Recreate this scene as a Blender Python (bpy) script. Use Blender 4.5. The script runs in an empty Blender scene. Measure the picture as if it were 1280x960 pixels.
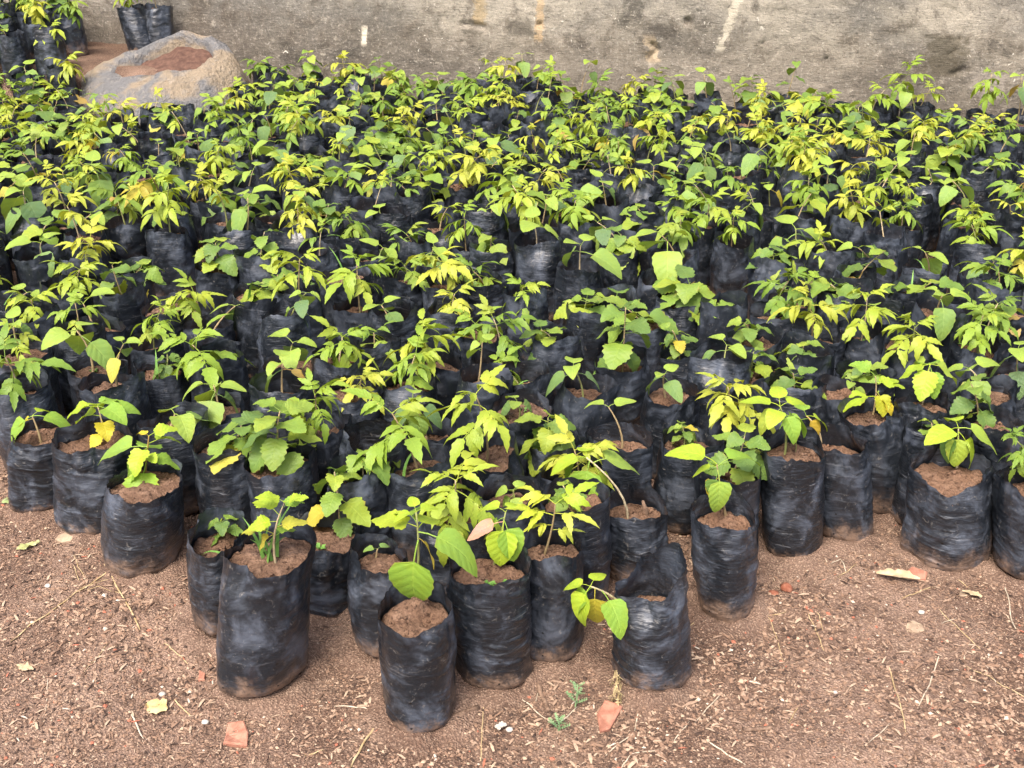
import bpy, math, random
import numpy as np
from mathutils import Vector, Matrix, Euler

# ------------------------------------------------------------------ camera, sky, sun, exposure
scene = bpy.context.scene
COL = scene.collection
CAM_H, PITCH, FPX = 1.43, math.radians(26.7), 1400.0          # focal length in pixels of a 1280 px wide picture
cam_d = bpy.data.cameras.new("camera"); cam = bpy.data.objects.new("camera", cam_d); COL.objects.link(cam)
cam.location = (0, 0, CAM_H); cam.rotation_euler = (math.pi / 2 - PITCH, 0, 0)
cam_d.sensor_width = 36.0; cam_d.lens = FPX / 1280 * 36.0; cam_d.clip_end = 300; cam_d.clip_start = 0.02
scene.camera = cam

SUN_EL, SUN_AZ = math.radians(58), math.radians(205)          # azimuth clockwise from +Y: behind the camera, to its left
world = bpy.data.worlds.new("World"); scene.world = world; world.use_nodes = True
wn = world.node_tree.nodes; wl = world.node_tree.links; wn.clear()
sky = wn.new("ShaderNodeTexSky"); sky.sky_type = 'NISHITA'; sky.sun_disc = False
sky.sun_elevation = SUN_EL; sky.sun_rotation = SUN_AZ
sky.air_density = 0.7; sky.dust_density = 5.0; sky.ozone_density = 0.6
bg = wn.new("ShaderNodeBackground"); bg.inputs[1].default_value = 0.15
wo = wn.new("ShaderNodeOutputWorld")
wl.new(sky.outputs[0], bg.inputs[0]); wl.new(bg.outputs[0], wo.inputs[0])
sun_d = bpy.data.lights.new("sun", 'SUN'); sun_d.energy = 1.35; sun_d.angle = math.radians(25); sun_d.color = (1.0, 0.95, 0.87)
sun = bpy.data.objects.new("sun", sun_d); COL.objects.link(sun)
sdir = Vector((math.sin(SUN_AZ) * math.cos(SUN_EL), math.cos(SUN_AZ) * math.cos(SUN_EL), math.sin(SUN_EL)))
sun.rotation_euler = sdir.to_track_quat('Z', 'Y').to_euler(); sun.location = sdir * 20
vs = scene.view_settings
vs.view_transform = 'Standard'; vs.look = 'None'; vs.gamma = 1.0; vs.exposure = 1.55; vs.use_curve_mapping = False

# ------------------------------------------------------------------ helpers
rng = random.Random(7)
def U(a, b): return rng.uniform(a, b)

def _h(i, j, k, s):
    n = (i * 374761393 + j * 668265263 + k * 2147483647 + s * 1274126177).astype(np.int64) & 0xffffffff
    n = ((n ^ (n >> 13)) * 1274126177) & 0xffffffff
    n = (n ^ (n >> 16)) & 0xffffffff
    return n / 4294967295.0 * 2 - 1
def vnoise(x, y, z=0.0, s=0):
    x, y, z = np.broadcast_arrays(np.asarray(x, float), np.asarray(y, float), np.asarray(z, float))
    xi, yi, zi = np.floor(x).astype(np.int64), np.floor(y).astype(np.int64), np.floor(z).astype(np.int64)
    fx, fy, fz = x - xi, y - yi, z - zi
    fx, fy, fz = (f * f * (3 - 2 * f) for f in (fx, fy, fz))
    r = 0
    for a in (0, 1):
        for b in (0, 1):
            for c in (0, 1):
                w = (fx if a else 1 - fx) * (fy if b else 1 - fy) * (fz if c else 1 - fz)
                r = r + w * _h(xi + a, yi + b, zi + c, s)
    return r
def fbm(x, y, z=0.0, s=0, o=3):
    r, a = 0, 1.0
    for i in range(o):
        r = r + a * vnoise(x * 2 ** i, y * 2 ** i, np.asarray(z) * 2 ** i, s + i * 17); a *= 0.5
    return r
def sstep(a, b, x):
    t = np.clip((np.asarray(x, float) - a) / (b - a), 0, 1); return t * t * (3 - 2 * t)

def mesh(name, verts, faces, mat=None, smooth=True, uvs=None):
    me = bpy.data.meshes.new(name)
    me.from_pydata([tuple(v) for v in verts], [], faces)
    if uvs is not None:
        l = me.uv_layers.new(name="UVMap"); li = np.zeros(len(me.loops), int); me.loops.foreach_get("vertex_index", li)
        l.data.foreach_set("uv", np.asarray(uvs, float)[li].ravel())
    if mat: me.materials.append(mat)
    if smooth: me.polygons.foreach_set("use_smooth", [True] * len(me.polygons))
    me.update(); return me
def obj(name, data, parent=None, loc=(0, 0, 0), rot=(0, 0, 0), scale=None):
    o = bpy.data.objects.new(name, data); COL.objects.link(o)
    o.parent = parent; o.location = loc; o.rotation_euler = rot
    if scale is not None: o.scale = scale if hasattr(scale, '__len__') else (scale,) * 3
    return o
def tag(o, label, cat, group=None):
    o["label"] = label; o["category"] = cat
    if group: o["group"] = group
    return o
def ray(px, py):
    v = -(py - 480) / FPX; c, s = math.cos(PITCH), math.sin(PITCH)
    return Vector(((px - 640) / FPX, c + v * s, -s + v * c))
def at_z(px, py, z): d = ray(px, py); return Vector((0, 0, CAM_H)) + d * ((z - CAM_H) / d.z)
def at_y(px, py, y): d = ray(px, py); return Vector((0, 0, CAM_H)) + d * (y / d.y)
def tube(pts, radii, n=6, cap=True):
    V, F = [], []
    for i, p in enumerate(pts):
        a = Vector(pts[max(0, i - 1)]); b = Vector(pts[min(len(pts) - 1, i + 1)])
        t = (b - a).normalized(); up = Vector((0, 0, 1)) if abs(t.z) < .9 else Vector((1, 0, 0))
        s = t.cross(up).normalized(); u = s.cross(t)
        for k in range(n):
            an = 2 * math.pi * k / n
            V.append(Vector(p) + (s * math.cos(an) + u * math.sin(an)) * radii[i])
    for i in range(len(pts) - 1):
        for k in range(n):
            F.append((i * n + k, i * n + (k + 1) % n, (i + 1) * n + (k + 1) % n, (i + 1) * n + k))
    if cap:
        F.append(tuple(range(n))); F.append(tuple((len(pts) - 1) * n + k for k in range(n)))
    return V, F

# ------------------------------------------------------------------ materials
class NT:
    def __init__(s, name):
        s.m = bpy.data.materials.new(name); s.m.use_nodes = True; s.t = s.m.node_tree; s.t.nodes.clear()
        s.out = s.t.nodes.new("ShaderNodeOutputMaterial")
    def n(s, typ, **kw):
        nd = s.t.nodes.new("ShaderNode" + typ)
        for k, v in kw.items(): setattr(nd, k, v)
        return nd
    def l(s, a, b): s.t.links.new(a, b)
    def _in(s, sock, v):
        if isinstance(v, bpy.types.NodeSocket): s.l(v, sock)
        elif v is not None: sock.default_value = v
    def math(s, op, a, b=None, c=None, clamp=False):
        nd = s.n("Math", operation=op); nd.use_clamp = clamp
        s._in(nd.inputs[0], a); s._in(nd.inputs[1], b); s._in(nd.inputs[2], c); return nd.outputs[0]
    def mix(s, f, a, b, mode='MIX'):
        nd = s.n("MixRGB", blend_type=mode)
        s._in(nd.inputs[0], f)
        for i, v in ((1, a), (2, b)):
            s._in(nd.inputs[i], v if isinstance(v, bpy.types.NodeSocket) else tuple(v) + (1,) if len(v) == 3 else v)
        return nd.outputs[0]
    def noise(s, co, scale, detail=4, rough=.6, dist=0.0):
        nd = s.n("TexNoise"); s._in(nd.inputs["Vector"], co); nd.inputs["Scale"].default_value = scale
        nd.inputs["Detail"].default_value = detail; nd.inputs["Roughness"].default_value = rough
        nd.inputs["Distortion"].default_value = dist; return nd.outputs["Fac"]
    def ramp(s, f, a, b, lo=0.0, hi=1.0):
        nd = s.n("MapRange", interpolation_type='SMOOTHSTEP'); s._in(nd.inputs[0], f)
        for i, v in ((1, a), (2, b), (3, lo), (4, hi)): s._in(nd.inputs[i], v)
        return nd.outputs[0]
    def mapping(s, co, scale=(1, 1, 1), loc=(0, 0, 0), rot=(0, 0, 0)):
        nd = s.n("Mapping"); s._in(nd.inputs[0], co); nd.inputs["Scale"].default_value = scale
        s._in(nd.inputs["Location"], loc); nd.inputs["Rotation"].default_value = rot; return nd.outputs[0]
    def bump(s, h, strength, dist, normal=None):
        nd = s.n("Bump"); s._in(nd.inputs["Height"], h); nd.inputs["Strength"].default_value = strength
        nd.inputs["Distance"].default_value = dist
        if normal: s.l(normal, nd.inputs["Normal"])
        return nd.outputs[0]
    def princ(s, col, rough, normal=None, spec=.5):
        p = s.n("BsdfPrincipled"); s._in(p.inputs["Base Color"], col if isinstance(col, bpy.types.NodeSocket) else tuple(col) + (1,))
        s._in(p.inputs["Roughness"], rough); s._in(p.inputs["Specular IOR Level"], spec)
        if normal: s.l(normal, p.inputs["Normal"])
        return p
    def done(s, sh): s.l(sh.outputs[0] if hasattr(sh, 'outputs') else sh, s.out.inputs[0]); return s.m

def mat_ground():
    t = NT("soil_ground"); co = t.n("TexCoord").outputs["Object"]
    big = t.noise(co, 2.2, 3, .5); mid = t.noise(co, 14, 4, .6); fine = t.noise(co, 120, 5, .7)
    c = t.mix(t.ramp(big, .35, .68), (.125, .074, .05), (.31, .205, .148))
    c = t.mix(t.ramp(mid, .50, .66, 0, .65), c, (.08, .048, .034))
    c = t.mix(t.ramp(t.noise(co, 5.5, 4, .6), .52, .68, 0, .5), c, (.36, .25, .18))
    c = t.mix(t.ramp(fine, .42, .7, 0, .6), c, (.36, .25, .18))
    vo = t.n("TexVoronoi"); t.l(co, vo.inputs["Vector"]); vo.inputs["Scale"].default_value = 230
    c = t.mix(t.ramp(vo.outputs["Distance"], .25, .6, 0, .5), c, (.055, .033, .024))
    sx2 = t.n("SeparateColor"); t.l(vo.outputs["Color"], sx2.inputs[0])
    c = t.mix(t.math('MULTIPLY', t.ramp(sx2.outputs[0], .72, .8), t.ramp(vo.outputs["Distance"], .4, .2, 0, .6)), c, (.42, .31, .22))
    h = t.math('ADD', t.math('MULTIPLY', fine, .8), t.math('MULTIPLY', vo.outputs["Distance"], -.7))
    return t.done(t.princ(c, .95, t.bump(h, .9, .006), .15))
def mat_litter():
    t = NT("litter"); a = t.n("Attribute", attribute_name="tint")
    co = t.n("TexCoord").outputs["Object"]
    c = t.mix(t.noise(co, 400, 3), a.outputs["Color"], (.1, .065, .045), 'MIX'); c = t.mix(.25, a.outputs["Color"], c)
    return t.done(t.princ(c, .9, None, .15))
def mat_soil():
    t = NT("bag_soil"); co = t.n("TexCoord").outputs["Object"]; r = t.n("ObjectInfo").outputs["Random"]
    fine = t.noise(co, 160, 5, .7); mid = t.noise(co, 35, 4, .6)
    c = t.mix(r, (.235, .135, .085), (.15, .092, .062))
    c = t.mix(t.ramp(mid, .45, .7, 0, .6), c, (.34, .215, .145))
    c = t.mix(t.ramp(fine, .48, .66, 0, .75), c, (.065, .037, .027))
    c = t.mix(t.ramp(fine, .42, .3, 0, .6), c, (.34, .22, .15))
    return t.done(t.princ(c, .95, t.bump(t.math('ADD', fine, mid), 1.0, .010), .12))
def mat_bag():
    t = NT("black_polythene"); tc = t.n("TexCoord"); co = tc.outputs["Object"]
    oi = t.n("ObjectInfo"); rnd = oi.outputs["Random"]
    off = t.n("CombineXYZ"); t.l(t.math('MULTIPLY', rnd, 37.0), off.inputs[0]); t.l(t.math('MULTIPLY', rnd, 91.0), off.inputs[1])
    cv = t.n("VectorMath", operation='ADD'); t.l(co, cv.inputs[0]); t.l(off.outputs[0], cv.inputs[1]); cv = cv.outputs[0]
    sx = t.n("SeparateXYZ"); t.l(co, sx.inputs[0]); z = sx.outputs[2]
    cloud = t.noise(cv, 13, 5, .65, .6)
    streak = t.noise(t.mapping(cv, (11, 11, 120)), 1, 5, .65, .6)
    scuff = t.noise(cv, 60, 5, .75, 1.5)
    c = t.mix(rnd, (.008, .010, .013), (.014, .017, .022))
    dust_sheen = t.ramp(cloud, .44, .70, .0, .66)
    c = t.mix(dust_sheen, c, (.092, .108, .138))  # blue-grey dust, with the film's sky sheen painted into the same patches
    smt = t.math('FRACT', t.math('MULTIPLY', rnd, 7.31))
    c = t.mix(t.math('MULTIPLY', t.ramp(streak, .60, .66, 0, .6), t.math('MULTIPLY', smt, t.ramp(t.noise(cv, 9, 2), .42, .62))), c, (.2, .21, .225))
    c = t.mix(t.ramp(scuff, .58, .70, 0, .55), c, (.2, .185, .165))
    hgt = t.math('ADD', z, t.math('MULTIPLY', t.math('SUBTRACT', t.noise(cv, 22, 4, .7), .5), -.17))
    top = t.math('MULTIPLY_ADD', rnd, .075, .012)
    mud = t.math('MULTIPLY', t.ramp(hgt, top, -.01), t.math('MULTIPLY_ADD', t.ramp(scuff, .3, .6), .7, .25))
    c = t.mix(mud, c, (.21, .135, .09))
    # punched drainage holes: three rings of six
    ang = t.math('ARCTAN2', sx.outputs[1], sx.outputs[0])
    fa = t.math('MULTIPLY', t.math('SUBTRACT', t.math('FRACT', t.math('MULTIPLY_ADD', ang, 5 / (2 * math.pi), t.math('MULTIPLY', rnd, 9.0))), .5), .088)
    fz = t.math('MULTIPLY', t.math('SUBTRACT', t.math('FRACT', t.math('MULTIPLY_ADD', z, 1 / .055, .1)), .5), .055)
    d = t.math('SQRT', t.math('ADD', t.math('POWER', fa, 2.0), t.math('POWER', fz, 2.0)))
    hole = t.math('MULTIPLY', t.math('LESS_THAN', d, .0021), t.math('LESS_THAN', z, .12))
    c = t.mix(hole, c, (.004, .004, .004))
    rough = t.math('MULTIPLY_ADD', t.math('ADD', dust_sheen, mud), .38, .29, clamp=True)
    crk = t.noise(t.mapping(cv, (22, 22, 120)), 1, 4, .6, 1.2)
    h = t.math('ADD', t.math('MULTIPLY', t.math('MULTIPLY', crk, smt), .8), t.math('MULTIPLY', t.noise(cv, 40, 3, .55, 1.2), .35))
    return t.done(t.princ(c, rough, t.bump(h, .6, .006), .5))
def mat_leaf(name, vein_n, vein_amt, rough, trans, bumpd):
    t = NT(name); oi = t.n("ObjectInfo"); uv = t.n("UVMap").outputs[0]
    sx = t.n("SeparateXYZ"); t.l(uv, sx.inputs[0]); s = sx.outputs[1]
    u = t.math('MULTIPLY', t.math('ABSOLUTE', t.math('SUBTRACT', sx.outputs[0], .5)), 2.0)
    ph = t.math('FRACT', t.math('SUBTRACT', t.math('MULTIPLY', s, vein_n), t.math('MULTIPLY', u, 1.6)))
    dv = t.math('ABSOLUTE', t.math('SUBTRACT', ph, .5))
    lat = t.ramp(dv, .055, .0); mid = t.ramp(u, .075, .015)
    vein = t.math('MAXIMUM', t.math('MULTIPLY', lat, .6), mid)
    co = t.n("TexCoord").outputs["Object"]
    blotch = t.noise(co, 3.5, 3, .6); sp = t.noise(co, 26, 3, .6)
    base = oi.outputs["Color"]
    c = t.mix(t.ramp(blotch, .35, .7, 0, .35), base, t.mix(1, base, (1.3, 1.1, .55), 'MULTIPLY'))
    c = t.mix(t.math('MULTIPLY', vein, vein_amt), c, t.mix(1, base, (1.55, 1.35, 1.5), 'MULTIPLY'))
    c = t.mix(t.ramp(sp, .66, .74, 0, .65), c, (.2, .13, .04))
    edge = t.ramp(t.math('ADD', u, t.math('MULTIPLY', t.math('SUBTRACT', blotch, .5), .9)), .98, 1.18)
    c = t.mix(t.math('MULTIPLY', edge, .6), c, (.34, .24, .06))
    bul = t.math('MULTIPLY', t.ramp(dv, .0, .45), 1.0)
    nrm = t.bump(t.math('ADD', t.math('ADD', t.math('MULTIPLY', bul, .5), t.math('MULTIPLY', sp, 1.1)), t.math('MULTIPLY', mid, -.5)), .4, bumpd)
    p = t.princ(c, rough, nrm, .32)
    tr = t.n("BsdfTranslucent"); t.l(t.mix(1, c, (1.25, 1.15, .55), 'MULTIPLY'), tr.inputs[0])
    mx = t.n("MixShader"); mx.inputs[0].default_value = trans
    t.l(p.outputs[0], mx.inputs[1]); t.l(tr.outputs[0], mx.inputs[2]); return t.done(mx)
def mat_plain(name, c1, c2, scale=60, rough=.85, bumpd=.002, spec=.2):
    t = NT(name); co = t.n("TexCoord").outputs["Object"]; f = t.noise(co, scale, 5, .65)
    return t.done(t.princ(t.mix(t.ramp(f, .35, .68), c1, c2), rough, t.bump(f, .6, bumpd), spec))
def mat_stem():
    t = NT("stem_bark"); co = t.n("TexCoord").outputs["Object"]; c = t.n("ObjectInfo").outputs["Color"]
    f = t.noise(t.mapping(co, (200, 200, 60)), 1, 4)
    return t.done(t.princ(t.mix(t.ramp(f, .4, .7, 0, .6), c, (.12, .075, .045)), .7, t.bump(f, .5, .001), .25))
def mat_wall():
    t = NT("weathered_concrete"); co = t.n("TexCoord").outputs["Object"]      # x along the wall, z up
    sx = t.n("SeparateXYZ"); t.l(co, sx.inputs[0]); X, Z = sx.outputs[0], sx.outputs[2]
    big = t.noise(t.mapping(co, (1.1, 1, 1.6), (3.3, 0, 1)), 1, 4, .55, .4)
    mid = t.noise(co, 7, 5, .62, .5); fine = t.noise(co, 70, 5, .75); grit = t.noise(co, 260, 3, .7)
    brush = t.noise(t.mapping(co, (18, 18, 95), rot=(0, .12, 0)), 1, 4, .65)
    c = t.mix(t.ramp(big, .40, .60), (.165, .152, .130), (.33, .295, .235))
    c = t.mix(t.ramp(mid, .50, .68, 0, .7), c, (.095, .082, .066))
    foot = t.ramp(t.math('ADD', Z, t.math('MULTIPLY', t.math('SUBTRACT', mid, .5), -.45)), .62, .36)
    c = t.mix(t.math('MULTIPLY', foot, .5), c, (.135, .108, .08))
    alg = t.noise(t.mapping(co, (1.5, 1, 2.4), (7.7, 0, 3)), 1, 6, .75, .8)
    c = t.mix(t.ramp(alg, .52, .66, 0, .72), c, (.055, .05, .042))
    med = t.noise(co, 26, 5, .75, .4)
    c = t.mix(t.ramp(med, .54, .70, 0, .6), c, (.4, .355, .28))
    c = t.mix(t.ramp(med, .46, .32, 0, .6), c, (.075, .066, .055))
    c = t.mix(t.ramp(fine, .54, .70, 0, .6), c, (.45, .41, .34))
    c = t.mix(t.ramp(fine, .45, .32, 0, .6), c, (.06, .054, .046))
    c = t.mix(t.ramp(brush, .55, .75, 0, .25), c, (.38, .34, .27))
    fleck = t.noise(co, 38, 2, .5, 1.0)
    c = t.mix(t.math('MULTIPLY', t.ramp(fleck, .69, .73), t.ramp(alg, .42, .6)), c, (.62, .57, .48))
    # ochre run and two lime-white drips (stains with a place on the wall)
    def spot(x0, w, z0, z1, slant, wob):
        xx = t.math('ABSOLUTE', t.math('SUBTRACT', t.math('ADD', X, t.math('MULTIPLY', t.math('SUBTRACT', t.noise(co, 24, 4, .7), .5), wob)), t.math('MULTIPLY_ADD', Z, slant, x0)))
        m = t.ramp(xx, w, w * .45)
        return t.math('MULTIPLY', m, t.math('MULTIPLY', t.ramp(Z, z0, z0 + .03), t.ramp(Z, z1, z1 - .03)))
    for (x0, w, z0, z1, sl, wob, col, am) in STAINS:
        c = t.mix(t.math('MULTIPLY', spot(x0, w, z0, z1, sl, wob), am), c, col)
    h = t.math('ADD', t.math('ADD', t.math('MULTIPLY', fine, .8), t.math('MULTIPLY', grit, .3)), t.math('ADD', mid, t.math('MULTIPLY', brush, .5)))
    return t.done(t.princ(c, .93, t.bump(h, .8, .012), .15))

# ------------------------------------------------------------------ ground, wall
WX0, WY0, WSL = 0.0, 6.0, -0.24
WANG = math.atan(WSL)
def wall_y(x): return WY0 + WSL * x
def ground_z(x, y):
    x = np.asarray(x, float); y = np.asarray(y, float)
    d = (wall_y(x) - y) * math.cos(WANG)
    bank = .30 * sstep(.98, .60, d) * sstep(-1.36, -1.62, x)
    und = .014 * fbm(x * 2.1, y * 2.1, 0, 3, 2) + .007 * vnoise(x * 6.5, y * 6.5, 0, 5)
    clod = .0055 * fbm(x * 16, y * 16, 0, 9, 3) + .0035 * vnoise(x * 55, y * 55, 0, 21)
    return bank + und + clod - .004
def gz(x, y): return float(ground_z(x, y))
def axis(parts):
    r = []
    for a, b, s in parts: r += list(np.arange(a, b - s * .5, s))
    r.append(parts[-1][1]); return np.array(r)
xs = axis([(-40, -10, 6), (-10, -3.4, .6), (-3.4, -1.7, .05), (-1.7, 1.7, .0125), (1.7, 3.4, .05), (3.4, 10, .6), (10, 40, 6)])
ys = axis([(-30, -3, 5), (-3, 1.1, .25), (1.1, 2.75, .0125), (2.75, 6.4, .05), (6.4, 10, .6), (10, 40, 6)])
gx, gy = np.meshgrid(xs, ys); gzv = ground_z(gx, gy)
nx, ny = len(xs), len(ys)
idx = np.arange(nx * ny).reshape(ny, nx)
gf = np.stack([idx[:-1, :-1], idx[:-1, 1:], idx[1:, 1:], idx[1:, :-1]], -1).reshape(-1, 4).tolist()
g = obj("ground", mesh("ground", np.stack([gx, gy, gzv], -1).reshape(-1, 3).tolist(), gf, mat_ground()))
g["kind"] = "structure"

def wall_local(px, py):
    """point on the wall face seen at a photo pixel, as (x along wall, z)"""
    d = ray(px, py); s = WY0 / (d.y - WSL * d.x); p = Vector((0, 0, CAM_H)) + d * s
    return p.x / math.cos(WANG), p.z
def _st(px, y0, y1, wpx, slant_px, wob, col, am):
    xa, za = wall_local(px, y0); xb, zb = wall_local(px + slant_px, y1)
    sl = (xa - xb) / (za - zb); return (xb - sl * zb, wpx / FPX * 5.6, zb, za, sl, wob, col, am)
STAINS = [_st(455, 30, 60, 5, 0, .03, (.62, .55, .43), .95), _st(925, -5, 68, 7, -28, .09, (.55, .49, .38), .75),
          _st(605, -40, 34, 11, -6, .10, (.33, .24, .12), .6), _st(676, -40, 55, 7, -2, .10, (.42, .3, .17), .7),
          _st(812, 40, 82, 9, 6, .12, (.46, .36, .24), .7), _st(1185, 40, 100, 30, -8, .25, (.07, .058, .035), .6),
          _st(825, 28, 52, 26, 0, .25, (.055, .048, .04), .65), _st(647, 22, 48, 22, 8, .22, (.06, .052, .042), .6),
          _st(40, -60, 12, 60, 0, .35, (.42, .385, .33), .55), _st(1230, 85, 125, 26, 10, .12, (.33, .29, .24), .6)]
def build_wall():
    wx = axis([(-14, -3.3, .5), (-3.3, 3.3, .0125), (3.3, 14, .5)]); wz = axis([(-.1, 1.05, .0125), (1.05, 2.3, .08)])
    X, Z = np.meshgrid(wx, wz)
    Y = .010 * fbm(X * 3, Z * 3, 0, 31, 3) + .0035 * fbm(X * 22, Z * 22, 0, 33, 3)
    pits = [(1, 859, 27, 4.5, .03), (1, 872, 15, 2, .02), (1, 674, 30, 3.2, .03), (1, 577, 52, 1.8, .02), (1, 954, 53, 2.2, .02), (1, 1032, 74, 2.2, .02),
            (1, 1118, 72, 2.2, .016), (1, 1193, 62, 2.0, .02), (1, 1188, 66, 1.8, .02), (1, 1193, 13, 1.8, .015), (1, 1200, 48, 2, .015), (1, 668, 9, 2.4, .016)]
    for _, px, py, r, dp in pits:
        x0, z0 = wall_local(px, py); r = r / FPX * 5.7
        Y += dp * np.exp(-(((X - x0) / r) ** 2 + ((Z - z0) / r) ** 2) ** 1.5)
    def crack(pts, w, dp):
        P = [wall_local(*p) for p in pts]; D = np.full(X.shape, 9.)
        for (xa, za), (xb, zb) in zip(P[:-1], P[1:]):
            t = np.clip(((X - xa) * (xb - xa) + (Z - za) * (zb - za)) / ((xb - xa) ** 2 + (zb - za) ** 2), 0, 1)
            D = np.minimum(D, np.hypot(X - xa - t * (xb - xa), Z - za - t * (zb - za)))
        return dp * np.exp(-(D / w) ** 2)
    Y += crack([(815, 56), (822, 62), (811, 72), (813, 78)], .014, .03) + crack([(578, 30), (590, 31), (604, 34)], .012, .022)
    Y -= crack([(580, 35), (602, 37)], .012, .012)
    Y += crack([(1128, 98), (1120, 112)], .015, .02) + crack([(1190, 92), (1205, 86)], .012, .02)
    n1, n2 = len(wx), len(wz); ix = np.arange(n1 * n2).reshape(n2, n1)
    F = np.stack([ix[:-1, :-1], ix[:-1, 1:], ix[1:, 1:], ix[1:, :-1]], -1).reshape(-1, 4).tolist()
    V = np.stack([X, Y, Z], -1).reshape(-1, 3).tolist()
    b = len(V)                                               # thickness: back and top
    V += [(-14, .22, -.1), (14, .22, -.1), (14, .22, 2.3), (-14, .22, 2.3)]
    F += [(b, b + 3, b + 2, b + 1), (int(ix[-1, 0]), int(ix[-1, -1]), b + 2, b + 3), (int(ix[0, -1]), b + 1, b + 2, int(ix[-1, -1])), (int(ix[0, 0]), int(ix[-1, 0]), b + 3, b)]
    w = obj("concrete_wall", mesh("concrete_wall", V, F, mat_wall()), loc=(0, WY0, 0), rot=(0, 0, WANG))
    tag(w, "weathered grey concrete boundary wall with stains, pits and white drips", "wall")
build_wall()

# ------------------------------------------------------------------ bags and soil
M_BAG, M_SOIL, M_STEM = mat_bag(), mat_soil(), mat_stem()
def make_bag(seed, D=.14, H=.225, soil=.035, lean=(0, 0), nt=48, nz=44, rim=None, fold=None, flat=None, wrinkle=1.0, mound=0.0):
    """one bag film (outside, rim, inside down to the soil) and the soil plug that fills it"""
    r_ = random.Random(seed); R = D / 2
    th = np.linspace(0, 2 * np.pi, nt, endpoint=False)
    c, s = np.cos(th), np.sin(th)
    ph = r_.uniform(0, 6.28) if flat is None else flat
    zr = H + .010 * fbm(c * 1.6, s * 1.6, seed * 3.1, 5, 3) + .007 * np.cos(2 * th + r_.uniform(0, 6)) + .004 * vnoise(c * 7, s * 7, seed * 1.7, 6)
    for (a, w, dz) in (rim or []):
        d = (np.radians(a) - th + np.pi) % (2 * np.pi) - np.pi; zr = zr + dz * np.exp(-(d / np.radians(w)) ** 2)
    if fold is None:
        fold = [(r_.uniform(0, 360), r_.uniform(14, 36), r_.uniform(-.30, .12)) for _ in range(r_.choice((2, 3, 4)))]
    bul, tap, bph = r_.uniform(-.03, .07), r_.uniform(-.09, .07), r_.uniform(.25, .6)
    def rad(u, z):
        q = np.abs(np.cos(th - ph)) ** 40
        f = np.where(u < .07, .84 + .16 * np.sqrt(np.clip(1 - (1 - u / .07) ** 2, 0, 1)), 1.0)
        f = f * (1 + .03 * np.sin(np.pi * min(u, 1)) + .06 * (u ** 4) * np.cos(2 * (th - ph)) + .07 * (1 - u) ** 2 * np.cos(2 * (th - ph)))
        f = f * (1 + bul * math.exp(-((u - bph) / .25) ** 2) + tap * (u - .5) + .03 * np.cos(3 * th + seed) * (1 - abs(u - .5)))
        f = f + q * (.035 + .07 * (u ** 3 + .7 * (1 - u) ** 3))
        f = f + (.035 + .07 * u ** 4) * vnoise(c * 2.2, s * 2.2, z * 9 + seed * 7.7, 11)
        f = f + .028 * fbm(c * 3, s * 3, z * 22 + seed, 13, 2)
        m = .12 + .88 * sstep(-.3, .35, vnoise(c * 1.3, s * 1.3, z * 11 + seed * 5, 15))
        cr = np.clip(1 - np.abs(vnoise(c * 1.5, s * 1.5, (z + .014 * c + .006 * s) * 50 + seed * 9, 17)) * 4.5, 0, 1)
        f = f + wrinkle * .042 * m * cr
        cr1 = np.clip(1 - np.abs(vnoise(c * 2.1, s * 2.1, (z - .010 * s) * 95 + seed * 3, 18)) * 4.5, 0, 1)
        f = f + wrinkle * .022 * (1 - .6 * m) * cr1
        cr2 = np.clip(1 - np.abs(vnoise(c * 3.0 + z * 16, s * 3.0 - z * 7, z * 20 + seed * 4, 19)) * 5, 0, 1)
        f = f - wrinkle * .038 * cr2 * (.3 + .7 * u)
        cv_ = np.clip(1 - np.abs(vnoise(c * 6.5, s * 6.5, z * 5 + seed * 8, 20)) * 5, 0, 1)
        f = f - .05 * cv_ * sstep(.55, 1.0, u)
        for (a, w, am) in fold:
            d = (np.radians(a) - th + np.pi) % (2 * np.pi) - np.pi
            f = f + am * np.exp(-(d / np.radians(w)) ** 2) * sstep(.70, 1.0, u)
        return R * f
    V = []; 
    us = np.concatenate([[0, .012, .035], np.linspace(.07, 1, nz)])
    def ring(u, shrink=0.0, zz=None):
        z = zr * u if zz is None else np.minimum(zr * u, zr)
        r = rad(u, z) - shrink
        lx, ly = lean[0] * (z / H), lean[1] * (z / H)
        return np.stack([r * c + lx, r * s + ly, z], -1)
    for u in us: V.append(ring(u))
    soil_u = 1 - soil / H
    inner = np.linspace(1, soil_u - .05, 7)
    n_out = len(V)
    for u in inner: V.append(ring(u, .0007 if u == 1 else .0012))
    V = np.concatenate(V); nr = len(V) // nt; F = []
    for i in range(nr - 1):
        if i == n_out - 1: continue                          # the lining is a sheet of its own, so the rim stays crisp
        for k in range(nt):
            F.append((i * nt + k, i * nt + (k + 1) % nt, (i + 1) * nt + (k + 1) % nt, (i + 1) * nt + k))
    F.append(tuple(range(nt))[::-1])
    bag = mesh("bag_film", V.tolist(), F, M_BAG)
    # soil plug
    ss = [1.0, .97, .86, .7, .52, .34, .16]; ns = len(ss)
    e = ring(soil_u, .0045); ctr = e.mean(0); SV = []
    for k, f in enumerate(ss):
        p = ctr + (e - ctr) * f
        p[:, 2] = ctr[2] + (e[:, 2] - ctr[2]) * f * .4
        if k: p[:, 2] += .008 * fbm(p[:, 0] * 30, p[:, 1] * 30, seed, 23, 3) + .006 * vnoise(p[:, 0] * 85, p[:, 1] * 85, seed, 25) + (.006 + mound) * (1 - f ** 2) * (1 + (0 if mound == 0 else 1.2 * vnoise(p[:, 0] * 40, p[:, 1] * 40, seed, 27)))
        SV.append(p)
    low = ring(soil_u - .04, .007); SV.insert(0, low)
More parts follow.
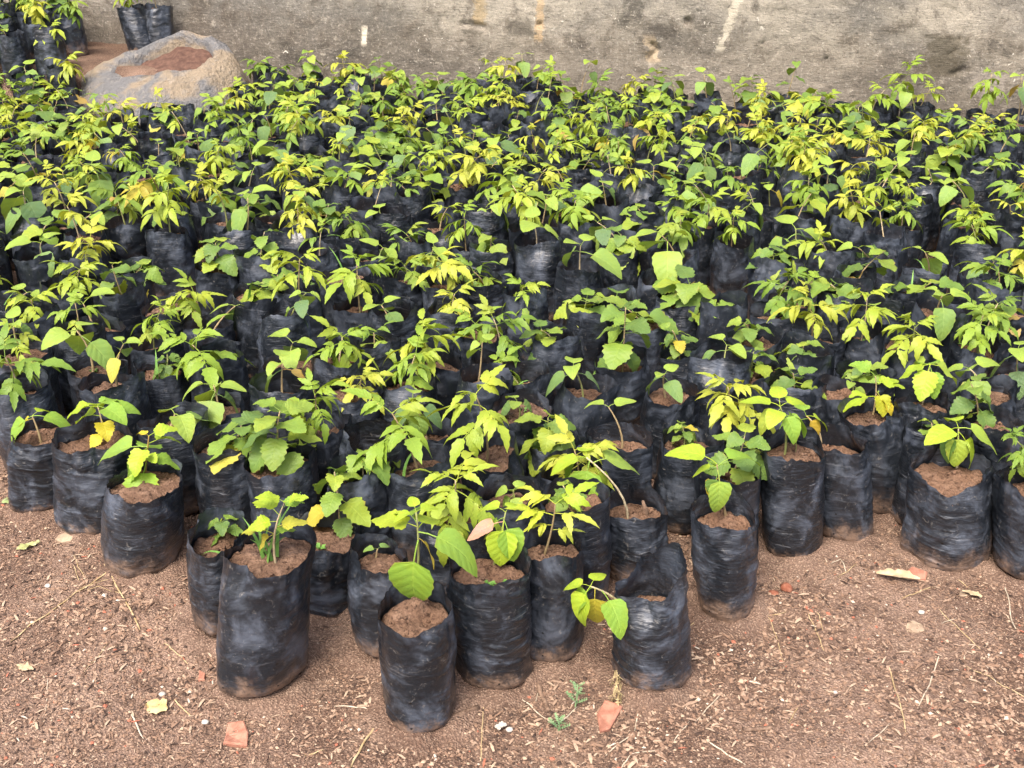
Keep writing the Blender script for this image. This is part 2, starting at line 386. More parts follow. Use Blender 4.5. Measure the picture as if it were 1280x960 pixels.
    SV = np.concatenate(SV); SF = []
    for i in range(ns):
        for k in range(nt): SF.append((i * nt + k, i * nt + (k + 1) % nt, (i + 1) * nt + (k + 1) % nt, (i + 1) * nt + k))
    SF.append(tuple(ns * nt + k for k in range(nt)))
    SV = SV.tolist(); rmax = R * .8
    for _ in range(46):                                    # loose clods on top
        a, q = r_.uniform(0, 6.28), rmax * r_.random() ** .5; k = int(a / 6.2832 * nt) % nt; fr_ = q / R
        j = min(range(ns), key=lambda m: abs(ss[m] - fr_)); cx_, cy_, cz_ = SV[(j + 1) * nt + k]; g_ = .0018 + .0055 * r_.random() ** 3; b0 = len(SV)
        for lx, ly, lz in ((1, .1, 0), (.1, .9, .1), (-1, .2, 0), (0, -.8, -.1), (.15, .1, .75), (0, 0, -.7)): SV.append((cx_ + lx * g_ * r_.uniform(.7, 1.3), cy_ + ly * g_ * r_.uniform(.7, 1.3), cz_ + (lz + .25) * g_))
        SF += [(b0 + i_, b0 + (i_ + 1) % 4, b0 + 4) for i_ in range(4)] + [(b0 + (i_ + 1) % 4, b0 + i_, b0 + 5) for i_ in range(4)]
    so = mesh("bag_soil", SV, SF, M_SOIL)
    return bag, so, float(ctr[2]), (float(ctr[0]), float(ctr[1]))
VARS = []
for i in range(22):
    VARS.append(make_bag(100 + i, D=.14, H=.218 + .012 * ((i * 7) % 4 - 1), soil=(.03, .042, .055, .07, .048)[i % 5]))

for i in range(8):
    VARS.append(make_bag(300 + i, D=.138, H=.25 + .006 * (i % 3), soil=.065 + .01 * (i % 2), fold=[(U(0, 360), U(25, 45), U(-.45, -.2)), (U(0, 360), U(20, 35), U(-.35, .05))], wrinkle=1.5))

# ------------------------------------------------------------------ leaves
LEAF_A = mat_leaf("leaf_pinnate", 8, .22, .45, .32, .0015)
LEAF_B = mat_leaf("leaf_broad", 6, .32, .5, .28, .0025)
LEAF_C = mat_leaf("leaf_toothed", 7, .3, .45, .28, .0022)
def blade(L, W, wfn, nl, nw, droop, fold, teeth=0.0, wave=0.0, seed=0, s0=0.0):
    V, UVs, F = [], [], []
    x = z = 0.0; ds = L / nl
    r_ = random.Random(seed)
    p1, p2 = r_.uniform(0, 6), r_.uniform(0, 6)
    for i in range(nl + 1):
        s = i / nl; a = -droop * (s ** 1.2)
        if i: x += math.cos(a) * ds; z += math.sin(a) * ds
        w = max(wfn(s) * W / 2, W * .008)
        for j in range(nw + 1):
            v = j / nw * 2 - 1
            ww = w
            if abs(v) > .99 and teeth and 0 < i < nl: ww = w * (1 + (teeth if i % 2 else -teeth))
            zz = z + fold * abs(v) ** 1.2 * w + wave * w * math.sin(s * 9 + p1 + (1.5 if v > 0 else 0)) * v * v
            xx = x + (teeth * W * .12 if abs(v) > .99 and i % 2 else 0) - abs(v) * abs(v) * w * .12
            V.append((xx, v * ww, zz)); UVs.append(((v + 1) / 2, s))
    n = nw + 1
    for i in range(nl):
        for j in range(nw): F.append((i * n + j, (i + 1) * n + j, (i + 1) * n + j + 1, i * n + j + 1))
    return V, UVs, F
def join(parts):
    V, UVs, F = [], [], []
    for (v, u, f, M) in parts:
        b = len(V); V += [tuple(M @ Vector(p)) for p in v]; UVs += u; F += [tuple(b + i for i in q) for q in f]
    return V, UVs, F
lance = lambda s: math.sin(math.pi * s ** .72) ** .9 * (1 - .15 * s)
ovate = lambda s: (math.sin(math.pi * (s ** .62)) ** .62) * (1 - .12 * s) if 0 < s < 1 else 0.0
cord = lambda s: (math.sin(math.pi * (min(s * .97 + .03, 1) ** .66)) ** .7) if s < 1 else 0.0
def leafmesh(name, parts, mat):
    V, UVs, F = join(parts); return mesh(name, V, F, mat, True, UVs)
def leafA_(seed, hi):
    r_ = random.Random(seed); P = []
    npair = r_.choice((2, 2, 3)); pet = .22; rl = .12 * npair; sag = r_.uniform(.2, .7)
    ax = lambda t: Vector((t, 0, .12 * t - sag * t * t))
    v, f = tube([ax((pet + rl) * k / 4) for k in range(5)], [.012, .011, .010, .009, .007], 4, False)
    P.append((v, [(.5, .5)] * len(v), f, Matrix()))
    def lf(pos, yaw, L, dr):
        v, u, f = blade(L, L * r_.uniform(.32, .42), lance, 9 if hi else 6, 2, dr, r_.uniform(.12, .4), .13 if hi else .07, .1, r_.random())
        M = Matrix.Translation(pos) @ Euler((r_.uniform(-.3, .3), r_.uniform(-.05, .4), yaw)).to_matrix().to_4x4(); P.append((v, u, f, M))
    for k in range(npair):
        t = pet + rl * k / npair
        for sg in (-1, 1): lf(ax(t), sg * r_.uniform(.7, 1.2), r_.uniform(.44, .58) * (.78 + .22 * (k + 1) / npair), r_.uniform(.5, 1.6))
    lf(ax(pet + rl), r_.uniform(-.15, .15), r_.uniform(.55, .68), r_.uniform(.4, 1.2))
    return leafmesh("leaf_pinnate", P, LEAF_A)
def leafB_(seed, hi):
    r_ = random.Random(seed); pet = r_.uniform(.22, .36); P = []
    v, f = tube([(0, 0, 0), (pet * .5, 0, .02), (pet, 0, .0)], [.017, .014, .012], 4, False); P.append((v, [(.5, .5)] * len(v), f, Matrix()))
    dr = r_.uniform(.25, 1.1)
    v, u, f = blade(1.0, r_.uniform(.68, .82), ovate, 12 if hi else 8, 6 if hi else 4, dr, r_.uniform(.05, .3), .03, .06, seed)
    P.append((v, u, f, Matrix.Translation((pet, 0, 0)) @ Euler((0, r_.uniform(.1, .5), 0)).to_matrix().to_4x4()))
    return leafmesh("leaf_broad", P, LEAF_B)
def leafC_(seed, hi):
    r_ = random.Random(seed); pet = r_.uniform(.2, .35); P = []
    v, f = tube([(0, 0, 0), (pet, 0, .0)], [.018, .014], 4, False); P.append((v, [(.5, .5)] * len(v), f, Matrix()))
    v, u, f = blade(1.0, r_.uniform(.72, .9), cord, 14 if hi else 9, 4 if hi else 2, r_.uniform(.2, 1.0), r_.uniform(0, .3), .085 if hi else .07, .18, seed)
    P.append((v, u, f, Matrix.Translation((pet, 0, 0)) @ Euler((r_.uniform(-.2, .2), r_.uniform(.0, .4), 0)).to_matrix().to_4x4()))
    return leafmesh("leaf_toothed", P, LEAF_C)
LM = {sp: {hi: [fn(7 * i + (1000 if hi else 0), hi) for i in range(9)] for hi in (0, 1)} for sp, fn in (('A', leafA_), ('B', leafB_), ('C', leafC_))}
COLS = {'A': [(.30, .385, .045), (.21, .32, .04), (.38, .41, .055), (.15, .25, .04)],
        'B': [(.15, .25, .075), (.20, .32, .07), (.11, .19, .075), (.25, .36, .06)],
        'C': [(.18, .28, .045), (.13, .22, .045), (.26, .34, .045), (.105, .18, .045)]}
OLD = [(.42, .36, .05), (.36, .26, .08), (.40, .38, .07)]
def leaf(stem, sp, pos, az, pitch, L, hi, col=None, roll=None, variant=None):
    me = LM[sp][hi][rng.randrange(9) if variant is None else variant]
    o = obj("leaf", me, stem, pos, scale=L)
    o.rotation_euler = (Matrix.Rotation(math.radians(az), 3, 'Z') @ Matrix.Rotation(-math.radians(pitch), 3, 'Y') @ Matrix.Rotation(U(-.3, .3) if roll is None else roll, 3, 'X')).to_euler()
    if col is None:
        a, b = rng.choice(COLS[sp]), rng.choice(COLS[sp]); k = U(0, 1); col = [a[i] * k + b[i] * (1 - k) for i in range(3)]
    o.color = (*col, 1); return o
def plant(root, base, top, sp, size=1.0, hi=0, explicit=None, dens=1.0, stemcol=None):
    """stem > leaf objects; base and top in the coordinates of the thing"""
    base, top = Vector(base), Vector(top); v = top - base; h = v.length
    ctrl = v * .5 + Vector((U(-.12, .12) * h - v.x * .3, U(-.12, .12) * h - v.y * .3, .06 * h))
    P = lambda t: ctrl * (2 * t * (1 - t)) + v * (t * t)
    r0 = {'A': .0026, 'B': .0029, 'C': .0024}[sp] * (.8 + .3 * size)
    ts = [0, .18, .36, .54, .72, .88, 1]
    pts = [Vector((0, 0, -.02))] + [P(t) for t in ts]
    V, F = tube(pts, [r0 * 1.1] + [r0 * (1 - .55 * t) for t in ts], 6)
    st = obj("stem", mesh("stem", V, F, M_STEM), root, base)
    st.color = (*(stemcol or rng.choice([(.33, .25, .13), (.24, .18, .09), (.40, .32, .19), (.22, .24, .08)])), 1)
    if explicit is not None:
        for e in explicit:
            t, az, pit, L = e[:4]; leaf(st, e[4] if len(e) > 4 and e[4] else sp, P(t), az, pit, L * 1.12, hi, e[5] if len(e) > 5 else None, roll=U(-.15, .15))
        return st
    a0 = U(0, 360)
    old = lambda p: rng.choice(OLD) if rng.random() < p else None
    if sp == 'A':
        tone = rng.choice(COLS['A']); n = max(2, int(round(U(2.6, 4.6) * dens)))
        for i in range(n):
            t = 1 - (i / max(1, n)) * .5
            for k in (0, 1):
                if i == n - 1 and rng.random() < .35: continue
                b = rng.choice(COLS['A']); m = U(0, .5); col = [tone[q] * (1 - m) + b[q] * m for q in range(3)]
                leaf(st, 'A', P(t), a0 + 90 * i + 180 * k + U(-25, 25), (38 if i == 0 else 14) - 13 * i + U(-18, 15), size * U(.068, .098) * (.8 if i == 0 else 1), hi, old(.006) or col)
    elif sp == 'B':
        n = rng.choice((2, 2, 3, 3))
        for i in range(n):
            t = 1 - i * U(.13, .2)
            for k in (0, 1):
                if i == n - 1 and rng.random() < .4: continue
                L = size * U(.055, .085) * (.72 if i == 0 else 1.05)
                leaf(st, 'B', P(t), a0 + 90 * i + 180 * k + U(-25, 25), (30 if i == 0 else 0) - 15 * i + U(-22, 15), L, hi, old(.05) if i else COLS['B'][3])
    else:
        n = max(5, int(U(7, 13) * dens))
        for i in range(n):
            t = .25 + .75 * i / (n - 1); s = .65 + .5 * math.sin(math.pi * (t * .8 + .1))
            leaf(st, 'C', P(t), a0 + 137 * i + U(-20, 20), -10 + 45 * (t - .4) + U(-20, 18), size * .058 * s * U(.85, 1.15), hi, old(.09 if t < .5 else .01))
    return st

M_GRASS = mat_plain("grass", (.10, .22, .04), (.19, .32, .07), 30, .5)
def grass(parent, pos, L, az, bend):
    V, F = [], []; n = 6; a = math.radians(az)
    for i in range(n + 1):
        s = i / n; ang = 1.45 - bend * s
        if i == 0: x = z = 0
        else: x += math.cos(ang) * L / n; z += math.sin(ang) * L / n
        w = .0035 * (1 - s ** 2) + .0003
        for q, dz in ((-1, .001), (0, 0), (1, .001)):
            V.append((math.cos(a) * x - math.sin(a) * w * q, math.sin(a) * x + math.cos(a) * w * q, z + dz))
    for i in range(n):
        for q in (0, 1): F.append((i * 3 + q, i * 3 + q + 1, i * 3 + q + 4, i * 3 + q + 3))
    return obj("grass_blade", mesh("grass_blade", V, F, M_GRASS), parent, pos)
def tiny_weed(parent, pos, size=.012):
    V, F = [], []
    for k in range(6):
        a = k * 1.05 + U(-.2, .2); L = size * U(.8, 1.4); h = size * U(.3, 1.1); b = len(V)
        d = Vector((math.cos(a), math.sin(a), 0)); s = Vector((-d.y, d.x, 0)) * L * .28
        V += [Vector((0, 0, 0)), d * L * .6 + s + Vector((0, 0, h)), d * L + Vector((0, 0, h * .9)), d * L * .6 - s + Vector((0, 0, h))]; F.append((b, b + 1, b + 2, b + 3))
    return obj("sprout", mesh("sprout", V, F, M_GRASS), parent, pos)

# ------------------------------------------------------------------ the front bags, one by one
# id: rim cx, rim front y, rim width, base cx, base front y, rest of the bag's shape (photo pixels)
PLACED = []          # (x, y) of every bag
NAMES = {'N': "soil_bag", 'A': "feathery_seedling", 'B': "broadleaf_seedling", 'C': "toothed_seedling"}
CATS = {'N': "soil bag", 'A': "feathery seedling", 'B': "broadleaf seedling", 'C': "toothed seedling"}
GROUP = {k: v + "s packed in the nursery block" for k, v in CATS.items()}
def front_bag(seed, rx, ry, rw, bx, by, sp, label, soil=.03, **kw):
    soil = soil * 1.3; f = at_z(bx, by, 0); D = rw / FPX * (f.y * math.cos(PITCH) + CAM_H * math.sin(PITCH)) * .93
    D = min(max(D, .118), .165)
    cy = f.y + D * .46; cx = f.x * (cy / f.y)
    q = at_y(rx, ry, cy - D * .46); H = min(max(q.z, .165), .27)
    lean = (q.x * (cy / (cy - D * .46)) - cx, kw.pop('leany', 0.0))
    z0 = gz(cx, cy) + .001
    root = obj(NAMES[sp], None, None, (cx, cy, z0)); root.empty_display_size = .05
    b, s, sz, sc = make_bag(seed, D, H, soil, lean, 84, 84, **kw)
    obj("bag", b, root); so = obj("soil", s, root)
    tag(root, label, CATS[sp], GROUP[sp]); PLACED.append((cx + lean[0] * .5, cy))
    return root, so, Vector((sc[0], sc[1], sz)), Vector((cx, cy, z0)), D, H
def stem_pts(info, sx, sy, tx, ty, dy=0.0):
    """stem foot and tip from photo pixels, in the thing's coordinates"""
    root, so, sc, o, D, H = info
    p = at_z(sx, sy, o.z + sc.z + .002); p.x = min(max(p.x, o.x + sc.x - D * .42), o.x + sc.x + D * .42); p.y = min(max(p.y, o.y + sc.y - D * .40), o.y + sc.y + D * .40)
    t = at_y(tx, ty, p.y + dy); return p - o, t - o

SP_ = dict
LIME = (.30, .42, .035); MIDG = (.20, .34, .045); DULL = (.14, .25, .06); YEL = (.5, .42, .04); PINK = (.55, .30, .22); BRN = (.32, .17, .05)

i = front_bag(1, 62, 566, 92, 64, 648, 'B', "two drooping broad leaves in a black bag at the row's end by the flat stone", .022)
b, t = stem_pts(i, 52, 556, 40, 520); plant(i[0], b, t, 'B', 1, 1, [(1, -150, -25, .062, None, MIDG), (1, 5, -5, .072, None, MIDG), (.9, 170, -20, .04, None, YEL), (1, 60, 15, .04, None, LIME)])
i = front_bag(2, 122, 574, 106, 125, 676, 'C', "small plant with yellowing leaves in deep-rimmed creased bag with pale pebble in its soil", .032, rim=[(-20, 40, .012), (90, 60, .012)])
b, t = stem_pts(i, 130, 552, 122, 508); plant(i[0], b, t, 'C', 1.05, 1, [(.25, -120, -15, .032, None, YEL), (.6, -60, 0, .045, None, (.4, .36, .03)), (.7, 170, 5, .05, None, LIME), (.85, 20, 5, .062, 'B', MIDG), (1, 200, 12, .05, None, LIME), (1, 60, 12, .045, None, MIDG), (1, -30, 5, .06, 'B', MIDG), (.95, 110, 10, .05, None, LIME)])
i = front_bag(3, 187, 634, 106, 186, 728, 'C', "bright green jagged leaves over smooth wide black bag with straw lying at its foot", .022, wrinkle=.55)
b, t = stem_pts(i, 181, 596, 186, 545); plant(i[0], b, t, 'C', 1.1, 1, [(.35, -95, -35, .075, None, (.21, .35, .03)), (.45, -150, -25, .055, None, MIDG), (.5, 10, -15, .055, None, MIDG), (.55, -50, 10, .03, None, LIME), (.7, -110, 5, .055, None, LIME), (.72, 180, 0, .085, 'B', (.22, .35, .06)), (.8, 35, 10, .05, None, LIME), (1, 25, 25, .045, None, LIME), (1, 160, 35, .025, None, YEL), (.6, 100, 0, .06, None, MIDG)], stemcol=(.3, .2, .05))
i = front_bag(4, 277, 690, 78, 281, 796, 'C', "tiny green sprout deep inside tall narrow bag with a wide open mouth", .045, rim=[(90, 70, .02), (-90, 40, -.008)])
b, t = stem_pts(i, 281, 672, 278, 652); plant(i[0], b, t, 'C', .6, 1, [(.4, -130, -10, .028), (.6, -20, 5, .032), (.8, 150, 10, .03), (1, 40, 20, .032), (1, -80, 20, .03), (1, 200, 15, .026)])
grass(i[1], i[2] + Vector((.03, -.03, 0)), .075, 170, 2.2)
i = front_bag(5, 335, 716, 114, 331, 873, 'C', "pale serrated sprigs and green grass blades in a wide smooth upright bag", .018, wrinkle=.45, rim=[(180, 25, .012), (0, 30, .010)])
b, t = stem_pts(i, 345, 706, 356, 628); plant(i[0], b, t, 'C', .9, 1, [(.50, 170, 20, .045, None, (.36, .38, .05)), (.6, 20, 15, .040, None, (.38, .38, .05)), (.7, -160, 10, .036, None, LIME), (.8, 150, 35, .042, None, LIME), (.9, 30, 35, .034, None, MIDG), (1, 190, 40, .038, None, LIME), (1, 0, 30, .03, None, LIME), (.5, 200, -20, .03, None, (.38, .34, .05)), (.45, 40, 20, .032, None, MIDG)])
for az, L, be in ((35, .15, .75), (60, .07, .6), (150, .07, .4), (170, .06, .9), (110, .08, .5), (20, .06, 1.0), (75, .10, .5), (140, .09, .8), (5, .08, .9)): grass(i[1], i[2] + Vector((U(-.015, .02), U(-.02, .01), 0)), L, az, be)
i = front_bag(6, 407, 688, 96, 412, 772, 'C', "dense column of toothed leaves leaning left from broad reddish soil in wide bag", .03, rim=[(-90, 50, -.01)])
b, t = stem_pts(i, 428, 650, 418, 590); plant(i[0], b, t, 'C', .95, 1)
tiny_weed(i[1], i[2] + Vector((-.005, -.02, .006)))
i = front_bag(7, 475, 714, 74, 482, 822, 'B', "half-hidden bag with bare pebbly soil behind the mud-stained lumpy-soil bag", .035)
b, t = stem_pts(i, 470, 700, 472, 686); plant(i[0], b, t, 'B', .5, 1, [(1, 30, 20, .022), (1, 200, 20, .02)])
i = front_bag(8, 520, 784, 101, 528, 911, 'B', "huge veined leaf hanging over mud-stained lumpy-soil bag", .028, mound=.016, wrinkle=.6, rim=[(90, 60, .022)])
b, t = stem_pts(i, 516, 762, 520, 640); plant(i[0], b, t, 'B', 1, 1, [(.72, -110, -55, .098, None, (.19, .32, .04)), (.80, -15, -8, .092, None, (.20, .33, .05)), (.74, 10, -50, .05, None, (.45, .36, .06)), (.85, 165, 15, .06, 'C', (.28, .36, .03)), (.88, 120, 10, .06, None, MIDG), (1, 30, 20, .032, None, LIME), (1, 200, 10, .03, None, LIME), (1, 110, 40, .03, None, LIME), (.83, 70, 0, .06, None, LIME)])
i = front_bag(9, 610, 722, 98, 617, 859, 'B', "few light leaves with one pink-tinged leaf above a round-bottomed bag with tiny weeds", .034, rim=[(10, 30, .022), (100, 60, .016)])
b, t = stem_pts(i, 618, 706, 632, 640); plant(i[0], b, t, 'B', .9, 1, [(.82, 185, -10, .055, None, PINK), (.85, -100, -50, .066, None, LIME), (.85, -60, -45, .06, None, MIDG), (.9, 170, -35, .05, None, MIDG), (1, 160, 25, .038, None, LIME), (1, 60, 20, .03, None, LIME)])
for k in range(3): tiny_weed(i[1], i[2] + Vector((U(-.02, .04), U(-.035, -.01), .006)), .010)
i = front_bag(10, 690, 698, 78, 690, 826, 'A', "slender plant of pale narrow leaflets in smooth straight bag beside the collapsed bag", .026, wrinkle=.6)
b, t = stem_pts(i, 681, 692, 694, 630); plant(i[0], b, t, 'A', .8, 1, [(.45, 0, 5, .055, None, (.36, .42, .06)), (.55, 190, 5, .05, None, (.4, .44, .05)), (.75, 170, 10, .085, None, (.36, .43, .04)), (.8, -30, 10, .075, None, (.40, .45, .07)), (1, 20, 30, .08, None, LIME), (1, 150, 25, .07, None, (.4, .45, .05)), (.9, 80, 10, .06)])
i = front_bag(11, 789, 652, 80, 795, 738, 'B', "long bare pale stem arching left to broad leaves, twig stub beside it in the bag", .03, rim=[(90, 70, .014)])
b, t = stem_pts(i, 785, 650, 733, 572); plant(i[0], b, t, 'B', 1, 1, [(.92, 20, 8, .088, None, (.25, .37, .07)), (.93, -30, -55, .075, None, (.24, .33, .04)), (.96, -110, -50, .078, None, MIDG), (1, 190, 10, .06, None, LIME), (1, 150, -25, .06, None, MIDG), (1, 90, 20, .05, None, LIME)], stemcol=(.5, .42, .27))
K_INFO = i
i = front_bag(12, 808, 742, 90, 813, 866, 'B', "collapsed black bag with a raised crumpled rim, its leafy stem leaning out sideways", .07, wrinkle=1.1, rim=[(20, 38, .045), (190, 60, -.022), (262, 45, -.03)], fold=[(258, 40, -.38), (130, 35, -.42), (20, 25, .08), (330, 22, -.2)])
b, t = stem_pts(i, 776, 742, 742, 742, -.05); b = Vector((i[2].x - i[4] * .38, i[2].y - .01, i[2].z)); b.z += .025
t = at_y(738, 733, i[3].y - .03) - i[3]
plant(i[0], b, t, 'B', .9, 1, [(.75, -60, -15, .066, None, MIDG), (1, -140, -45, .062, None, LIME), (1, 160, 5, .04, None, LIME), (.9, -95, -60, .06, None, (.36, .33, .04)), (1, 60, 25, .04, None, LIME), (.95, 190, -40, .05, None, MIDG)], stemcol=(.42, .36, .2))
i = front_bag(13, 902, 653, 81, 905, 771, 'B', "spread of arching leaves with one withered yellow leaf over tall bag at the gap", .034, rim=[(60, 40, .02), (150, 40, .012), (-5, 20, -.012)])
b, t = stem_pts(i, 908, 648, 896, 580); plant(i[0], b, t, 'B', .95, 1, [(.9, -80, -50, .066, None, (.25, .38, .06)), (.95, 25, 25, .075, None, MIDG), (1, 165, 30, .075, None, LIME), (.85, -120, -60, .05, None, DULL), (.8, -70, -70, .045, None, DULL), (.75, 200, -50, .045, None, YEL), (.95, 170, 0, .04, None, LIME), (.9, 80, 0, .05, None, MIDG)])
i = front_bag(14, 985, 574, 80, 989, 700, 'B', "glossy oval leaves on a thin stem in a smooth dusty bag with a muddy foot", .03, wrinkle=.5, rim=[(70, 50, .014)])
b, t = stem_pts(i, 981, 570, 975, 508); plant(i[0], b, t, 'B', .9, 1, [(.75, -20, -35, .062, None, MIDG), (.8, 10, -15, .06, None, MIDG), (.85, -60, -20, .055, None, MIDG), (.9, 195, -20, .055, None, (.3, .37, .05)), (1, 20, 20, .05, None, LIME), (1, 165, 20, .06, None, LIME), (1, 90, 40, .05, None, LIME), (.95, -120, 10, .05, None, LIME)])
i = front_bag(15, 1046, 562, 62, 1053, 678, 'B', "bag with a pale flat folded side panel and a muddy tan base", .04, wrinkle=.6, rim=[(90, 60, .02)])
b, t = stem_pts(i, 1024, 556, 1008, 520); plant(i[0], b, t, 'B', .7, 1, [(1, 10, -10, .05, None, LIME), (1, -40, -40, .055, None, (.42, .30, .04)), (1, 100, 20, .04, None, MIDG), (.9, 190, 0, .05, None, MIDG)], stemcol=(.45, .36, .2))
i = front_bag(16, 1087, 527, 73, 1096, 641, 'C', "upright bag with a sharp right edge and small jagged plant with an upcurved tip", .028, rim=[(100, 60, .012)], flat=0.0)
b, t = stem_pts(i, 1091, 520, 1094, 470); plant(i[0], b, t, 'C', .85, 1, [(.45, 190, 5, .06, None, LIME), (.5, -40, -20, .045, None, YEL), (.6, -70, -25, .045, None, (.33, .36, .03)), (.75, 20, 15, .045, None, LIME), (.8, 0, 5, .05, None, LIME), (1, 160, 40, .045, None, MIDG), (.9, 90, 10, .04)])
i = front_bag(17, 1150, 512, 68, 1152, 628, 'C', "tightly ridged bag with a pale thin stem and drooping serrated leaves", .026, wrinkle=1.6)
b, t = stem_pts(i, 1153, 506, 1163, 455); plant(i[0], b, t, 'C', 1, 1, [(1, -120, -35, .065, None, LIME), (1, 170, -20, .055, None, LIME), (1, 5, -15, .07, None, (.28, .38, .05)), (.95, -70, -50, .055, None, MIDG), (.95, 80, -10, .06, None, MIDG)], stemcol=(.42, .33, .2))
i = front_bag(18, 1187, 604, 106, 1178, 711, 'B', "five round leaves above a broad slumped dusty bag with a torn rim", .03, wrinkle=.7, flat=0.0, rim=[(250, 30, -.02), (90, 60, .02), (-20, 30, .012)], fold=[(300, 40, -.12), (110, 30, -.1)])
b, t = stem_pts(i, 1196, 590, 1198, 535); plant(i[0], b, t, 'B', .95, 1, [(1, -150, 10, .068, None, LIME), (1, -10, 0, .08, None, (.28, .40, .06)), (.92, -100, -45, .06, None, (.28, .38, .05)), (.9, -30, -45, .062, None, LIME), (.88, 200, -45, .058, None, DULL), (1, 90, 20, .05, None, LIME)], stemcol=(.45, .38, .22))
i = front_bag(19, 1278, 622, 80, 1272, 724, 'A', "glossy bag with a ragged flap at its rim beside the slumped dusty bag", .035, rim=[(200, 25, .018)])
b, t = stem_pts(i, 1276, 592, 1268, 548); plant(i[0], b, t, 'A', .7, 1)
i = front_bag(20, 1240, 540, 60, 1236, 660, 'C', "toothed plant in bag squeezed directly behind the slumped dusty bag", .03)
b, t = stem_pts(i, 1216, 520, 1214, 480); plant(i[0], b, t, 'C', .85, 1)
tw = K_INFO                                               # twig stub standing in the arching plant's bag
V, F = tube([(0, 0, -.02), (.002, .001, .012), (-.003, 0, .03), (-.006, .002, .042)], [.006, .0065, .005, .0025], 7)
p = at_z(806, 648, tw[3].z + tw[2].z); p.y = min(p.y, tw[3].y + .03); p.x = min(p.x, tw[3].x + tw[2].x + .04)
M_TWIG = mat_plain("twig_bark", (.10, .06, .04), (.24, .16, .11), 120, .9)
tag(obj("twig", mesh("twig", V, F, M_TWIG), None, p), "short brown twig stub stuck upright in the soil beside the arching stem", "twig")
NFRONT = len(PLACED)
for v in g.data.vertices:                                 # loose soil heaped against the feet of the front bags
    if 1.3 < v.co.y < 2.8 and abs(v.co.x) < 1.6:
        dd = min(math.hypot(v.co.x - a_, v.co.y - b_) for a_, b_ in PLACED)
        if .03 < dd < .14: v.co.z += .010 * math.exp(-((dd - .072) / .022) ** 2) * (.6 + .8 * math.sin(v.co.x * 41 + v.co.y * 29) ** 2)

